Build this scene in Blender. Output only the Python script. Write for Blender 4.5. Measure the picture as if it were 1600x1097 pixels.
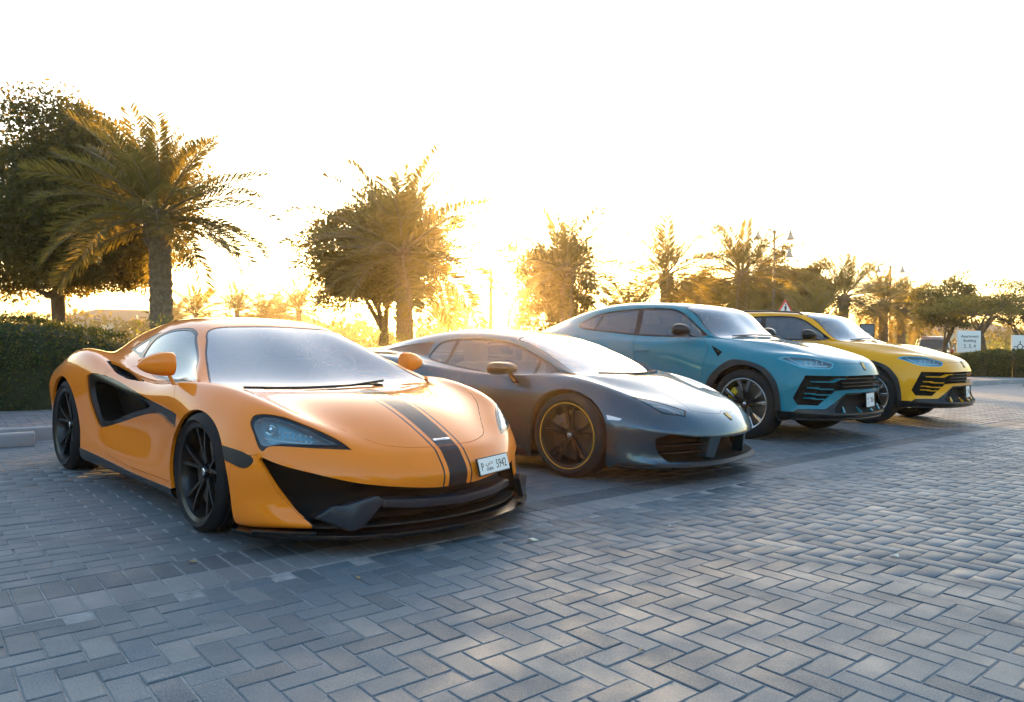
import bpy, bmesh, math, random
import numpy as np
from mathutils import Vector, Matrix
from mathutils.bvhtree import BVHTree
from mathutils.interpolate import poly_3d_calc

for _o in list(bpy.data.objects): bpy.data.objects.remove(_o)
sc = bpy.context.scene
COL = sc.collection
R = math.radians

# ---------------------------------------------------------------- camera
CAM_H, FOCAL_PX, HORIZON = 1.02, 1150.0, 540.5
cam = bpy.data.cameras.new("camera"); cam_o = bpy.data.objects.new("camera", cam); COL.objects.link(cam_o)
cam.sensor_width = 36; cam.lens = 36 * FOCAL_PX / 1600; cam.shift_y = (HORIZON - 548.5) / 1600
cam.clip_start = .05; cam.clip_end = 3000
cam_o.matrix_world = Matrix.Translation((0, 0, CAM_H)) @ Matrix.Rotation(math.pi / 2, 4, 'X') @ Matrix.Rotation(R(.67), 4, 'Z')
sc.camera = cam_o

# ---------------------------------------------------------------- sky and sun
SUN_EL, SUN_AZ = R(5.6), R(-0.7)          # azimuth measured from +Y towards +X
world = bpy.data.worlds.new("World"); sc.world = world; world.use_nodes = True
_nt = world.node_tree; _bg = _nt.nodes['Background']
_sky = _nt.nodes.new('ShaderNodeTexSky'); _sky.sky_type = 'NISHITA'; _sky.sun_disc = False
_sky.sun_elevation = SUN_EL; _sky.sun_rotation = SUN_AZ
_sky.air_density = 1.0; _sky.dust_density = 3.0; _sky.ozone_density = 1.6; _sky.altitude = 0
_nt.links.new(_sky.outputs[0], _bg.inputs[0]); _bg.inputs[1].default_value = .15
sun = bpy.data.lights.new("sun", 'SUN'); sun.energy = 3.4; sun.angle = R(.53); sun.color = (1, .54, .15)
sun_o = bpy.data.objects.new("sun", sun); COL.objects.link(sun_o)
_sd = Vector((math.sin(SUN_AZ) * math.cos(SUN_EL), math.cos(SUN_AZ) * math.cos(SUN_EL), math.sin(SUN_EL)))
sun_o.rotation_euler = _sd.to_track_quat('Z', 'Y').to_euler(); sun_o.location = (0, 30, 20)
vs = sc.view_settings
vs.view_transform = 'Standard'; vs.look = 'None'; vs.gamma = 1; vs.use_curve_mapping = False
vs.exposure = 2.85
sc.render.engine = 'CYCLES'
sc.cycles.use_denoising = True
sc.cycles.max_bounces = 8; sc.cycles.transparent_max_bounces = 24; sc.cycles.volume_bounces = 0
sc.cycles.sample_clamp_indirect = 6

# ---------------------------------------------------------------- helpers
def link(o, parent=None):
    COL.objects.link(o)
    if parent is not None: o.parent = parent
    return o
def empty(name, loc=(0, 0, 0), rz=0, parent=None):
    o = bpy.data.objects.new(name, None); o.location = loc; o.rotation_euler = (0, 0, rz); o.empty_display_size = .2
    return link(o, parent)
def tag(o, label=None, cat=None, group=None, kind=None):
    if label: o['label'] = label
    if cat: o['category'] = cat
    if group: o['group'] = group
    if kind: o['kind'] = kind
    return o
def mesh_obj(name, verts, faces, mat=None, parent=None, smooth=False, edges=()):
    me = bpy.data.meshes.new(name); me.from_pydata([tuple(v) for v in verts], list(edges), faces); me.update()
    if smooth: me.polygons.foreach_set('use_smooth', [True] * len(me.polygons))
    if mat: me.materials.append(mat)
    return link(bpy.data.objects.new(name, me), parent)
def np_mesh(name, co, quads, mat=None, parent=None, smooth=False, tri=False):
    """fast mesh of n-gons of equal size; co (N,3), quads (M,k)"""
    co = np.asarray(co, np.float32); quads = np.asarray(quads, np.int32); k = quads.shape[1]
    me = bpy.data.meshes.new(name); me.vertices.add(len(co)); me.vertices.foreach_set('co', co.ravel())
    me.loops.add(quads.size); me.loops.foreach_set('vertex_index', quads.ravel())
    me.polygons.add(len(quads)); me.polygons.foreach_set('loop_start', np.arange(0, quads.size, k, dtype=np.int32))
    if smooth: me.polygons.foreach_set('use_smooth', np.ones(len(quads), bool))
    me.update(calc_edges=True); me.validate()
    if mat: me.materials.append(mat)
    return link(bpy.data.objects.new(name, me), parent)
class MB:
    """collects simple shapes into one mesh"""
    def __init__(s): s.v = []; s.f = []
    def add(s, v, f):
        n = len(s.v); s.v += [tuple(p) for p in v]; s.f += [tuple(i + n for i in q) for q in f]; return s
    def box(s, a, b, bev=0):
        (x0, y0, z0), (x1, y1, z1) = a, b
        if bev <= 0:
            return s.add([(x0,y0,z0),(x1,y0,z0),(x1,y1,z0),(x0,y1,z0),(x0,y0,z1),(x1,y0,z1),(x1,y1,z1),(x0,y1,z1)],
                  [(0,3,2,1),(4,5,6,7),(0,1,5,4),(1,2,6,5),(2,3,7,6),(3,0,4,7)])
        bm = bmesh.new(); r = bmesh.ops.create_cube(bm, size=1)
        for v in bm.verts: v.co = Vector(((x0+x1)/2 + v.co.x*(x1-x0), (y0+y1)/2 + v.co.y*(y1-y0), (z0+z1)/2 + v.co.z*(z1-z0)))
        bmesh.ops.bevel(bm, geom=bm.edges[:], offset=bev, segments=2, affect='EDGES', profile=.6)
        return s.bm(bm)
    def bm(s, bm, mat=None):
        bm.verts.index_update()
        s.add([(mat @ v.co if mat else v.co)[:] for v in bm.verts], [[v.index for v in f.verts] for f in bm.faces]); bm.free(); return s
    def tube(s, path, rad, seg=10, cap=True):
        path = [Vector(p) for p in path]; n = len(path)
        rad = [rad] * n if not hasattr(rad, '__len__') else rad
        base = len(s.v); up = None
        for i, p in enumerate(path):
            t = (path[min(i+1, n-1)] - path[max(i-1, 0)]).normalized()
            if up is None: up = Vector((0,0,1)) if abs(t.z) < .9 else Vector((1,0,0))
            a = t.cross(up).normalized(); b = t.cross(a).normalized(); up = -b if False else up
            for k in range(seg):
                w = 2*math.pi*k/seg; s.v.append(tuple(p + (a*math.cos(w) + b*math.sin(w))*rad[i]))
        for i in range(n-1):
            for k in range(seg):
                k2 = (k+1) % seg; s.f.append((base+i*seg+k, base+i*seg+k2, base+(i+1)*seg+k2, base+(i+1)*seg+k))
        if cap:
            s.f.append(tuple(base+k for k in range(seg))[::-1]); s.f.append(tuple(base+(n-1)*seg+k for k in range(seg)))
        return s
    def lathe(s, prof, seg=48, axis='y', c=(0,0,0), closed=False):
        """profile (radius, along) spun round an axis"""
        base = len(s.v); n = len(prof)
        for k in range(seg):
            w = 2*math.pi*k/seg; ca, sa = math.cos(w), math.sin(w)
            for r, t in prof:
                p = (r*ca, t, r*sa) if axis == 'y' else ((r*ca, r*sa, t) if axis == 'z' else (t, r*ca, r*sa))
                s.v.append((p[0]+c[0], p[1]+c[1], p[2]+c[2]))
        for k in range(seg):
            k2 = (k+1) % seg
            for i in range(n if closed else n-1):
                i2 = (i+1) % n; s.f.append((base+k*n+i, base+k*n+i2, base+k2*n+i2, base+k2*n+i))
        return s
    def prism(s, poly, z0, z1, axis='z'):
        """2D outline extruded; axis z:(x,y) y:(x,z) x:(y,z)"""
        P = {'z': lambda a,b,t:(a,b,t), 'y': lambda a,b,t:(a,t,b), 'x': lambda a,b,t:(t,a,b)}[axis]
        n = len(poly); base = len(s.v)
        s.v += [P(a,b,z0) for a,b in poly] + [P(a,b,z1) for a,b in poly]
        s.f.append(tuple(base+i for i in range(n))[::-1]); s.f.append(tuple(base+n+i for i in range(n)))
        for i in range(n): j=(i+1)%n; s.f.append((base+i, base+j, base+n+j, base+n+i))
        return s
    def build(s, name, mat=None, parent=None, smooth=False, bevel=0, auto=None):
        o = mesh_obj(name, s.v, s.f, mat, parent, smooth)
        bm = bmesh.new(); bm.from_mesh(o.data); bmesh.ops.recalc_face_normals(bm, faces=bm.faces[:])
        if bevel: bmesh.ops.bevel(bm, geom=[e for e in bm.edges if len(e.link_faces)==2 and e.calc_face_angle(0) > .5], offset=bevel, segments=2, affect='EDGES', profile=.6, clamp_overlap=True)
        bm.to_mesh(o.data); bm.free()
        if auto is not None: sharp_smooth(o.data, auto)
        return o
def sharp_smooth(me, ang=35):
    me.polygons.foreach_set('use_smooth', [True]*len(me.polygons))
    me.set_sharp_from_angle(angle=R(ang))
def copy_tree(o, parent=None):
    c = o.copy(); COL.objects.link(c); c.parent = parent
    for ch in [k for k in bpy.data.objects if k.parent is o]: copy_tree(ch, c)
    return c
# ---------------------------------------------------------------- materials
class NB:
    def __init__(s, name):
        s.m = bpy.data.materials.new(name); s.m.use_nodes = True; s.t = s.m.node_tree; s.n = s.t.nodes
        s.b = s.n['Principled BSDF']; s.out = s.n['Material Output']
    def node(s, typ, **kw):
        n = s.n.new('ShaderNode' + typ)
        for k, v in kw.items():
            if k.startswith('i_'): n.inputs[k[2:].replace('_', ' ')].default_value = v
            else: setattr(n, k, v)
        return n
    def l(s, a, b): s.t.links.new(a, b)
    def set(s, **kw):
        for k, v in kw.items():
            k = k.replace('_', ' ')
            if k in ('Base Color', 'Emission Color', 'Coat Tint', 'Specular Tint', 'Sheen Tint') and len(v) == 3: v = (*v, 1)
            s.b.inputs[k].default_value = v
        return s
    def obj(s): return s.node('TexCoord').outputs['Object']
    def noise(s, scale, detail=4, rough=.55, vec=None, dist=0):
        n = s.node('TexNoise'); n.inputs['Scale'].default_value = scale; n.inputs['Detail'].default_value = detail
        n.inputs['Roughness'].default_value = rough; n.inputs['Distortion'].default_value = dist
        s.l(vec if vec is not None else s.obj(), n.inputs['Vector']); return n.outputs['Fac']
    def ramp(s, fac, *stops):
        r = s.node('ValToRGB'); e = r.color_ramp.elements
        while len(e) < len(stops): e.new(.5)
        for el, (p, c) in zip(e, stops): el.position = p; el.color = (*c, 1) if len(c) == 3 else c
        s.l(fac, r.inputs[0]); return r.outputs[0]
    def mix(s, fac, a, b, mode='MIX'):
        n = s.node('Mix', data_type='RGBA', blend_type=mode)
        for sock, v in ((n.inputs[0], fac), (n.inputs[6], a), (n.inputs[7], b)):
            if hasattr(v, 'is_linked'): s.l(v, sock)
            else: sock.default_value = v if not isinstance(v, tuple) else (*v, 1) if len(v) == 3 else v
        return n.outputs[2]
    def math(s, op, a, b=0):
        n = s.node('Math', operation=op)
        for sock, v in zip(n.inputs, (a, b)):
            if hasattr(v, 'is_linked'): s.l(v, sock)
            else: sock.default_value = v
        return n.outputs[0]
    def bump(s, h, strength=.3, dist=.01):
        n = s.node('Bump'); n.inputs['Strength'].default_value = strength; n.inputs['Distance'].default_value = dist
        s.l(h, n.inputs['Height']); s.l(n.outputs[0], s.b.inputs['Normal'])
    def col(s, c): s.l(c, s.b.inputs['Base Color'])
def simple(name, color, rough=.5, metal=0, spec=.5, coat=0, var=0, vscale=30):
    b = NB(name).set(Base_Color=color, Roughness=rough, Metallic=metal, Specular_IOR_Level=spec, Coat_Weight=coat, Coat_Roughness=.03)
    if var:
        f = b.noise(vscale)
        b.col(b.mix(f, tuple(c*(1-var) for c in color), tuple(min(1, c*(1+var)) for c in color)))
        b.l(b.math('MULTIPLY_ADD', f, .25), b.b.inputs['Roughness']); b.b.inputs['Roughness'].links[0].from_node.inputs[2].default_value = rough - .12
    return b.m
def paint(name, color, metal=.35, rough=.32, coat=1, ior=1.32, dust=.04):
    b = NB(name).set(Metallic=metal, Roughness=rough, Coat_Weight=coat, Coat_Roughness=.03, Coat_IOR=ior, Specular_IOR_Level=.06)
    vo = b.node('TexVoronoi'); vo.inputs['Scale'].default_value = 900; b.l(b.obj(), vo.inputs['Vector'])
    fl = b.mix(.10, color, vo.outputs['Color'], 'OVERLAY')
    dn = b.noise(7, 5); dz = b.noise(90, 3)
    d = b.math('MULTIPLY', b.math('MULTIPLY', dn, dz), dust * 2.2)
    geo = b.node('NewGeometry')
    b.col(b.mix(geo.outputs['Backfacing'], b.mix(d, fl, (.42, .36, .30)), (.012, .012, .012)))
    b.l(b.math('MULTIPLY_ADD', dn, .03), b.b.inputs['Coat Roughness']); b.b.inputs['Coat Roughness'].links[0].from_node.inputs[2].default_value = .004
    return b.m
def glass_mat(name, tint, body=(.02, .025, .03), dark=.35, rough=.01, off=.03):
    """thin tinted car glass: mirror reflection by Fresnel over a tinted see-through film with some diffuse colour mixed in"""
    b = NB(name); b.n.remove(b.b)
    tr = b.node('BsdfTransparent'); tr.inputs[0].default_value = (*tint, 1)
    df = b.node('BsdfDiffuse'); df.inputs[0].default_value = (*body, 1)
    gl = b.node('BsdfGlossy'); gl.inputs['Roughness'].default_value = rough; gl.inputs[0].default_value = (1, 1, 1, 1)
    fr = b.node('Fresnel'); fr.inputs[0].default_value = 1.62
    m1 = b.node('MixShader'); m1.inputs[0].default_value = dark; b.l(tr.outputs[0], m1.inputs[1]); b.l(df.outputs[0], m1.inputs[2])
    m2 = b.node('MixShader'); b.l(b.math('MULTIPLY_ADD', fr.outputs[0], 1.25), m2.inputs[0]); m2.inputs[0].links[0].from_node.inputs[2].default_value = off
    b.l(m1.outputs[0], m2.inputs[1]); b.l(gl.outputs[0], m2.inputs[2]); b.l(m2.outputs[0], b.out.inputs[0])
    return b.m
MAT = {}
MAT['orange'] = paint('orange_paint', (.95, .222, .002), metal=.0, rough=.5, ior=1.40)
MAT['grey_teal'] = paint('grey_teal_paint', (.010, .055, .082), metal=.6, rough=.28, coat=1, ior=1.55)
MAT['teal'] = paint('teal_paint', (.0001, .175, .235), metal=.0, rough=.45)
MAT['yellow'] = paint('yellow_paint', (.90, .36, .0005), metal=.0, rough=.45)
MAT['navy'] = paint('navy_stripe', (.005, .006, .011), metal=.0, rough=.5, ior=1.24, dust=.04)
MAT['gloss_black'] = simple('gloss_black', (.005, .005, .006), .22, 0, .35, .0)
MAT['piano_black'] = simple('piano_black', (.008, .008, .009), .05, 0, .4)
MAT['black'] = simple('black_plastic', (.012, .012, .013), .5, 0, .4, 0, .25, 60)
MAT['black_soft'] = simple('dark_cavity', (.006, .006, .006), .8, 0, .2)
MAT['carbon'] = simple('satin_dark_blade', (.012, .018, .028), .35, .1, .4, .2)
MAT['rubber'] = simple('tyre_rubber', (.014, .014, .015), .78, 0, .25, 0, .3, 40)
MAT['rim_black'] = simple('black_alloy', (.012, .012, .013), .32, .5, .5, .3)
MAT['silver'] = simple('machined_silver', (.72, .72, .74), .22, 1, .5)
MAT['steel'] = simple('brake_steel', (.23, .22, .21), .35, 1)
MAT['yellow_line'] = simple('yellow_line', (.80, .42, .02), .4)
MAT['caliper_yellow'] = simple('yellow_caliper', (.85, .52, .02), .35, 0, .5, .5)
MAT['caliper_red'] = simple('red_lacquer', (.45, .03, .015), .35, 0, .5, .5)
MAT['chrome'] = simple('chrome', (.85, .85, .86), .08, 1)
MAT['mirror'] = simple('mirror_glass', (.80, .86, .86), .02, 1)
MAT['windscreen'] = glass_mat('windscreen_glass', (.60, .68, .70), (.34, .36, .37), .05, off=.17)  # pale diffuse film and raised offset paint in a bright sky reflection
MAT['side_glass'] = glass_mat('tinted_side_glass', (.20, .23, .23), (.01, .012, .014), .35, off=.06)
MAT['lens'] = glass_mat('headlamp_lens', (.80, .92, .94), (.05, .12, .14), .06)
MAT['lamp_inner'] = simple('headlamp_housing', (.10, .36, .44), .25, .3)
MAT['led'] = simple('led_lens', (.75, .82, .84), .12, .3, .8)
MAT['plate'] = simple('number_plate_face', (.78, .77, .73), .4)
MAT['plate_ink'] = simple('plate_ink', (.01, .01, .012), .5)
MAT['leather'] = simple('dark_leather', (.025, .024, .024), .6, 0, .3, 0, .25, 50)
MAT['dash'] = simple('dashboard_vinyl', (.03, .03, .032), .7)
MAT['tail_red'] = simple('tail_lamp_red', (.45, .015, .012), .2, 0, .5, .6)
# ---------------------------------------------------------------- ground, paving, kerbs
rnd = random.Random(11); nrng = np.random.default_rng(5)
ROW = R(-50.0); CR, SR = math.cos(ROW), math.sin(ROW)
def row(a, b, z=0): return (CR*a - SR*b, SR*a + CR*b, z)          # a: out of the bays, b: along the row
def unrow(x, y): return (CR*x + SR*y, -SR*x + CR*y)
KANG = R(37.7); KD = Vector((math.cos(KANG), math.sin(KANG), 0)); KN = Vector((-math.sin(KANG), math.cos(KANG), 0)); K0 = Vector((-4.82, 7.48, 0))
def kp(t, d, z=0): p = K0 + KD*t + KN*d; return (p.x, p.y, z)      # t along the kerb, d behind it
def paver_mat(name, c1, c2, c3, sand=False):
    b = NB(name); oi = b.node('ObjectInfo'); gi = b.node('NewGeometry')
    r = b.math('FRACT', b.math('ADD', oi.outputs['Random'], gi.outputs['Random Per Island']))
    P = b.node('NewGeometry').outputs['Position']
    big = b.noise(.55, 3, .6, P); fine = b.noise(160, 4, .7, P); mid = b.noise(18, 5, .65, P)
    col = b.ramp(r, (0, c1), (.45, c2), (.86, c2), (.93, c3), (1, c3))
    col = b.mix(b.math('MULTIPLY', mid, .55), col, b.mix(.5, col, (.03, .032, .035)))
    col = b.mix(b.ramp(fine, (.45, (0, 0, 0)), (.75, (.35, .35, .35))), col, (.42, .42, .41))
    col = b.mix(b.ramp(fine, (.28, (.5, .5, .5)), (.42, (0, 0, 0))), col, (.02, .021, .022))
    col = b.mix(b.ramp(big, (.35, (.35, .35, .35)), (.62, (0, 0, 0))), col, (.07, .075, .082))
    mp = b.node('Mapping'); mp.inputs['Rotation'].default_value = (0, 0, R(52)); mp.inputs['Scale'].default_value = (.35, 2.2, 1); b.l(P, mp.inputs[0])
    col = b.mix(b.ramp(b.noise(1.1, 5, .7, mp.outputs[0]), (.30, (.5, .5, .5)), (.46, (0, 0, 0))), col, (.045, .048, .052))
    col = b.mix(b.ramp(b.noise(2.3, 6, .75, P), (.62, (0, 0, 0)), (.78, (.4, .4, .4))), col, (.30, .29, .27))
    b.col(col)
    b.l(b.ramp(b.noise(3.5, 4, .6, P), (.3, (.42, .42, .42)), (.75, (.75, .75, .75))), b.b.inputs['Roughness'])
    b.b.inputs['Specular IOR Level'].default_value = .45
    b.bump(b.math('ADD', b.math('MULTIPLY', fine, .5), mid), .22, .004)
    return b.m
MAT['paver'] = paver_mat('drive_pavers', (.045, .074, .094), (.085, .122, .146), (.165, .18, .18))
MAT['paver_bay'] = paver_mat('bay_pavers', (.085, .101, .116), (.116, .134, .149), (.15, .158, .163))
MAT['paver_dark'] = paver_mat('dark_border_pavers', (.045, .056, .066), (.062, .074, .085), (.085, .095, .10))
MAT['paver_light'] = paver_mat('light_border_pavers', (.16, .155, .16), (.20, .195, .20), (.24, .23, .22))
MAT['paver_walk'] = paver_mat('walk_pavers', (.17, .14, .145), (.21, .18, .18), (.25, .22, .21))
b = NB('joint_sand'); P = b.node('NewGeometry').outputs['Position']
b.col(b.ramp(b.noise(9, 6, .7, P), (.28, (.05, .05, .052)), (.42, (.20, .195, .19)), (.7, (.36, .345, .33)))); b.set(Roughness=.95); b.bump(b.noise(220, 3, .6, P), .5, .004); MAT['sand'] = b.m
MAT['kerb'] = NB('kerb_concrete').set(Roughness=.85).m
b = NB('kerb_concrete'); P = b.node('NewGeometry').outputs['Position']
b.col(b.mix(b.noise(4, 5, .65, P), (.20, .20, .205), (.32, .32, .315))); b.set(Roughness=.85); b.bump(b.noise(90, 4, .6, P), .3, .006); MAT['kerb'] = b.m
b = NB('dry_grass'); P = b.node('NewGeometry').outputs['Position']
b.col(b.ramp(b.noise(.35, 6, .65, P), (.3, (.10, .085, .028)), (.55, (.14, .13, .03)), (.75, (.20, .16, .08)))); b.set(Roughness=.95); b.bump(b.noise(14, 5, .7, P), .8, .08); MAT['grass_ground'] = b.m
b = NB('road_asphalt'); P = b.node('NewGeometry').outputs['Position']
b.col(b.mix(b.noise(60, 3, .6, P), (.04, .04, .042), (.075, .073, .07))); b.set(Roughness=.85); MAT['asphalt'] = b.m
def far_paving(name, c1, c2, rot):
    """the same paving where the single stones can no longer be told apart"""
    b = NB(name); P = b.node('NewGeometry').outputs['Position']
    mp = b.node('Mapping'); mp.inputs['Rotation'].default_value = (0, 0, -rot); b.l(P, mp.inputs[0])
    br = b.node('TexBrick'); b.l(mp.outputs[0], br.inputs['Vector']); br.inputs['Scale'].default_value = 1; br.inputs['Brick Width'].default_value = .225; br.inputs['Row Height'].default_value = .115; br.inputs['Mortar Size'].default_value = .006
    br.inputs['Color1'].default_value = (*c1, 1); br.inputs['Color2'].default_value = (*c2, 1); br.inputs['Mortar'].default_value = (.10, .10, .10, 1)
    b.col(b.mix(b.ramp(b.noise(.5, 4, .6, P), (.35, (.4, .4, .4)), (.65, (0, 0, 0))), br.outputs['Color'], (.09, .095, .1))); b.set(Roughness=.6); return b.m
# the ground as one wide sheet, and the paved sheets above it
mesh_obj('ground', [(-900, -300, -.06), (900, -300, -.06), (900, 1500, -.06), (-900, 1500, -.06)], [(0,1,2,3)], MAT['grass_ground'])['kind'] = 'structure'
A_SEAM = -3.39
def strip(name, a0, a1, b0, b1, z, mat, nb=1):
    o = mesh_obj(name, [row(a0, b0, z), row(a1, b0, z), row(a1, b1, z), row(a0, b1, z)], [(0,1,2,3)], mat); o['kind'] = 'structure'; return o
drive = strip('driveway', A_SEAM+.24, 40, -40, 60, -.0042, MAT['sand'])
bays_v = [row(A_SEAM-.24, -40, -.0042), row(A_SEAM-.24, 60, -.0042), kp(75, 0, -.0042), kp(-40, 0, -.0042)]
bays = mesh_obj('parking_bays', bays_v, [(0,1,2,3)], MAT['sand']); bays['kind'] = 'structure'
border = strip('border_course', A_SEAM-.24, A_SEAM+.24, -40, 60, -.0042, MAT['sand'])
def in_view(x, y, m=.35, far=20, near=-.5):
    return near < y < far and abs(x) < (.70 + m/max(y, 1.2))*max(y, .9) + .5
def brick_mesh(name, w, l, bev=.004, seed=0):
    r = random.Random(seed); j = lambda s: r.uniform(-s, s)
    hw, hl = w/2, l/2; t = .0005
    top = [(-hl+bev+j(.001), -hw+bev+j(.001), j(t)), (hl-bev+j(.001), -hw+bev+j(.001), j(t)), (hl-bev+j(.001), hw-bev+j(.001), j(t)), (-hl+bev+j(.001), hw-bev+j(.001), j(t))]
    mid = [(-hl, -hw, -.003), (hl, -hw, -.003), (hl, hw, -.003), (-hl, hw, -.003)]; bot = [(x, y, -.03) for x, y, z in mid]
    V = top + mid + bot; F = [(0,1,2,3)] + [(4+i, 4+(i+1)%4, (i+1)%4, i) for i in range(4)] + [(8+i, 8+(i+1)%4, 4+(i+1)%4, 4+i) for i in range(4)]
    return V, F
def lay(parent, cells, mat, w, l, name='brick'):
    """cells: (x, y, angle) of every stone; the 300 that show largest become objects, the rest one mesh"""
    var = [brick_mesh(name, w, l, .004, k) for k in range(8)]
    mes = []
    for V, F in var:
        me = bpy.data.meshes.new(name); me.from_pydata(V, [], F); me.update(); me.materials.append(mat); mes.append(me)
    def size(c): x, y, a = c; return (math.hypot(x, y-0) if y > 1.9 and abs(x) < .72*y else 1e3 + math.hypot(x, y))
    cells = sorted(cells, key=size)
    for x, y, a in cells[:300]:
        o = bpy.data.objects.new(name, mes[rnd.randrange(8)]); COL.objects.link(o); o.parent = parent
        o.location = (x, y, rnd.gauss(0, .0009)); o.rotation_euler = (rnd.gauss(0, .003), rnd.gauss(0, .003), a + rnd.gauss(0, .006) + (math.pi if rnd.random() < .5 else 0))
    rest = np.array(cells[300:])
    if len(rest):
        n = len(rest); Vb = np.array([v[0] for v in var])[nrng.integers(0, 8, n)]                       # n,12,3
        ang = rest[:, 2] + nrng.normal(0, .006, n); tx, ty = nrng.normal(0, .003, n), nrng.normal(0, .003, n)
        z = Vb[:, :, 2] + Vb[:, :, 0]*ty[:, None] + Vb[:, :, 1]*tx[:, None] + nrng.normal(0, .0009, n)[:, None]
        X = Vb[:, :, 0]*np.cos(ang)[:, None] - Vb[:, :, 1]*np.sin(ang)[:, None] + rest[:, 0:1]
        Y = Vb[:, :, 0]*np.sin(ang)[:, None] + Vb[:, :, 1]*np.cos(ang)[:, None] + rest[:, 1:2]
        co = np.stack([X, Y, z], 2).reshape(-1, 3); F = np.array(var[0][1]); q = (F[None] + (np.arange(n)*12)[:, None, None]).reshape(-1, 4)
        o = np_mesh(name + '_field', co, q, mat, parent); o['kind'] = 'stuff'
W_, L_ = .1065, .2175; PW, PL = .113, .226
# herringbone drive: each stair-step pair of stones
cells = []
u = .097
def herring(i, j):
    return None
for i in range(-200, 390):
    for j in range(-40, 372):
        # cell grid of unit u in row axes; 90-degree herringbone repeats every 4 cells along a diagonal
        k = (i - j) % 4
        if k == 0:      # stone lying along b over cells (i,j),(i+1,j)
            bb, aa, ang = (i+1)*u, (j+.5)*u, ROW + math.pi/2
        elif k == 2:    # stone lying along a over cells (i,j),(i,j-1)
            bb, aa, ang = (i+.5)*u, (j+0)*u, ROW
        else: continue
        a = A_SEAM + .24 + aa + .10; x, y, _ = row(a, bb)
        if a > 6 or not in_view(x, y): continue
        if a - (.094 if k == 2 else .046) < A_SEAM + .238: continue
        cells.append((x, y, ang))
lay(drive, cells, MAT['paver'], .0915, .1885)
cells = []
for j in range(0, 60):
    a = A_SEAM - .24 - (j+.5)*PW
    for i in range(-80, 130):
        bb = (i + .5*(j % 2))*PL; x, y, _ = row(a, bb)
        if not in_view(x, y, far=17): continue
        d = (Vector((x, y, 0)) - K0).dot(KN)
        if d > -.12: continue
        cells.append((x, y, ROW + math.pi/2))
lay(bays, cells, MAT['paver_bay'], W_, L_)
for off, m in ((-.117, 'paver_dark'), (.117, 'paver_light')):
    cells = []
    for i in range(-90, 300):
        bb = i*.104; x, y, _ = row(A_SEAM+off, bb)
        if in_view(x, y, far=22): cells.append((x, y, ROW))
    lay(border, cells, MAT[m], .097, .226)
# beyond the single stones the paving goes on as a patterned sheet just below the stones' tops
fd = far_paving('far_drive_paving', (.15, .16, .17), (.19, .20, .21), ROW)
o = mesh_obj('far_paving', [row(A_SEAM+.26, 21.5, .001), row(40, 21.5, .001), row(40, 60, .001), row(A_SEAM+.26, 60, .001)], [(0,1,2,3)], fd); o['kind'] = 'structure'
o = mesh_obj('far_bay_paving', [row(A_SEAM-.26, 17.5, .001), row(A_SEAM-.26, 60, .001), kp(75, -.1, .001), kp(16.2, -.1, .001)], [(0,1,2,3)], fd); o['kind'] = 'structure'
# kerb stones, one after another, and the walk behind them
kerb = mesh_obj('kerb', [kp(-40, 0, -.05), kp(75, 0, -.05), kp(75, .15, -.05), kp(-40, .15, -.05)], [(0,1,2,3)], MAT['sand']); kerb['kind'] = 'structure'
km = MB().box((-.495, 0, -.05), (.495, .15, .135), .018).build('kerb_stone', MAT['kerb'], kerb, auto=40); kme = km.data; bpy.data.objects.remove(km)
for i in range(-6, 44):
    o = bpy.data.objects.new('kerb_stone', kme); COL.objects.link(o); o.parent = kerb; p = kp(i*1.0, 0)
    o.location = (p[0], p[1], rnd.gauss(0, .002)); o.rotation_euler = (0, 0, KANG + rnd.gauss(0, .002))
walk = mesh_obj('pavement', [kp(-40, .15, .12), kp(75, .15, .12), kp(75, 2.35, .12), kp(-40, 2.35, .12)], [(0,1,2,3)], MAT['sand']); walk['kind'] = 'structure'
cells = []
for j in range(0, 19):
    for i in range(-30, 90):
        t, d = (i + .5*(j % 2))*PL, .21 + j*PW; p = kp(t, d)
        if in_view(p[0], p[1], far=15): cells.append((p[0], p[1], KANG))
_n = len(bpy.data.objects); lay(walk, cells, MAT['paver_walk'], W_, L_)
for o in walk.children: o.location.z += .128
o = mesh_obj('verge', [kp(-40, 2.35, .10), kp(75, 2.35, .10), kp(75, 4.6, .10), kp(-40, 4.6, .10)], [(0,1,2,3)], MAT['grass_ground']); o['kind'] = 'structure'
def wheel_stop(t, d, length, label):
    s = length/2; prof = [(-.075, 0), (-.062, .115), (-.045, .13), (.045, .13), (.062, .115), (.075, 0)]
    o = MB().prism(prof, -s, s, 'x').build('wheel_stop', MAT['kerb'], None, bevel=.012, auto=40)
    p = kp(t, d); o.location = (p[0], p[1], .001); o.rotation_euler = (0, 0, KANG); tag(o, label, 'wheel stop', 'concrete wheel stops in the bays')
wheel_stop(-.95, -.36, 1.8, 'concrete wheel stop on the paving at the left edge, behind the orange car')
wheel_stop(25.2, -1.0, 1.7, 'concrete wheel stop beyond the yellow SUV, left of the two')
wheel_stop(27.5, -1.0, 1.7, 'concrete wheel stop at the right edge by the far kerb')
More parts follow.
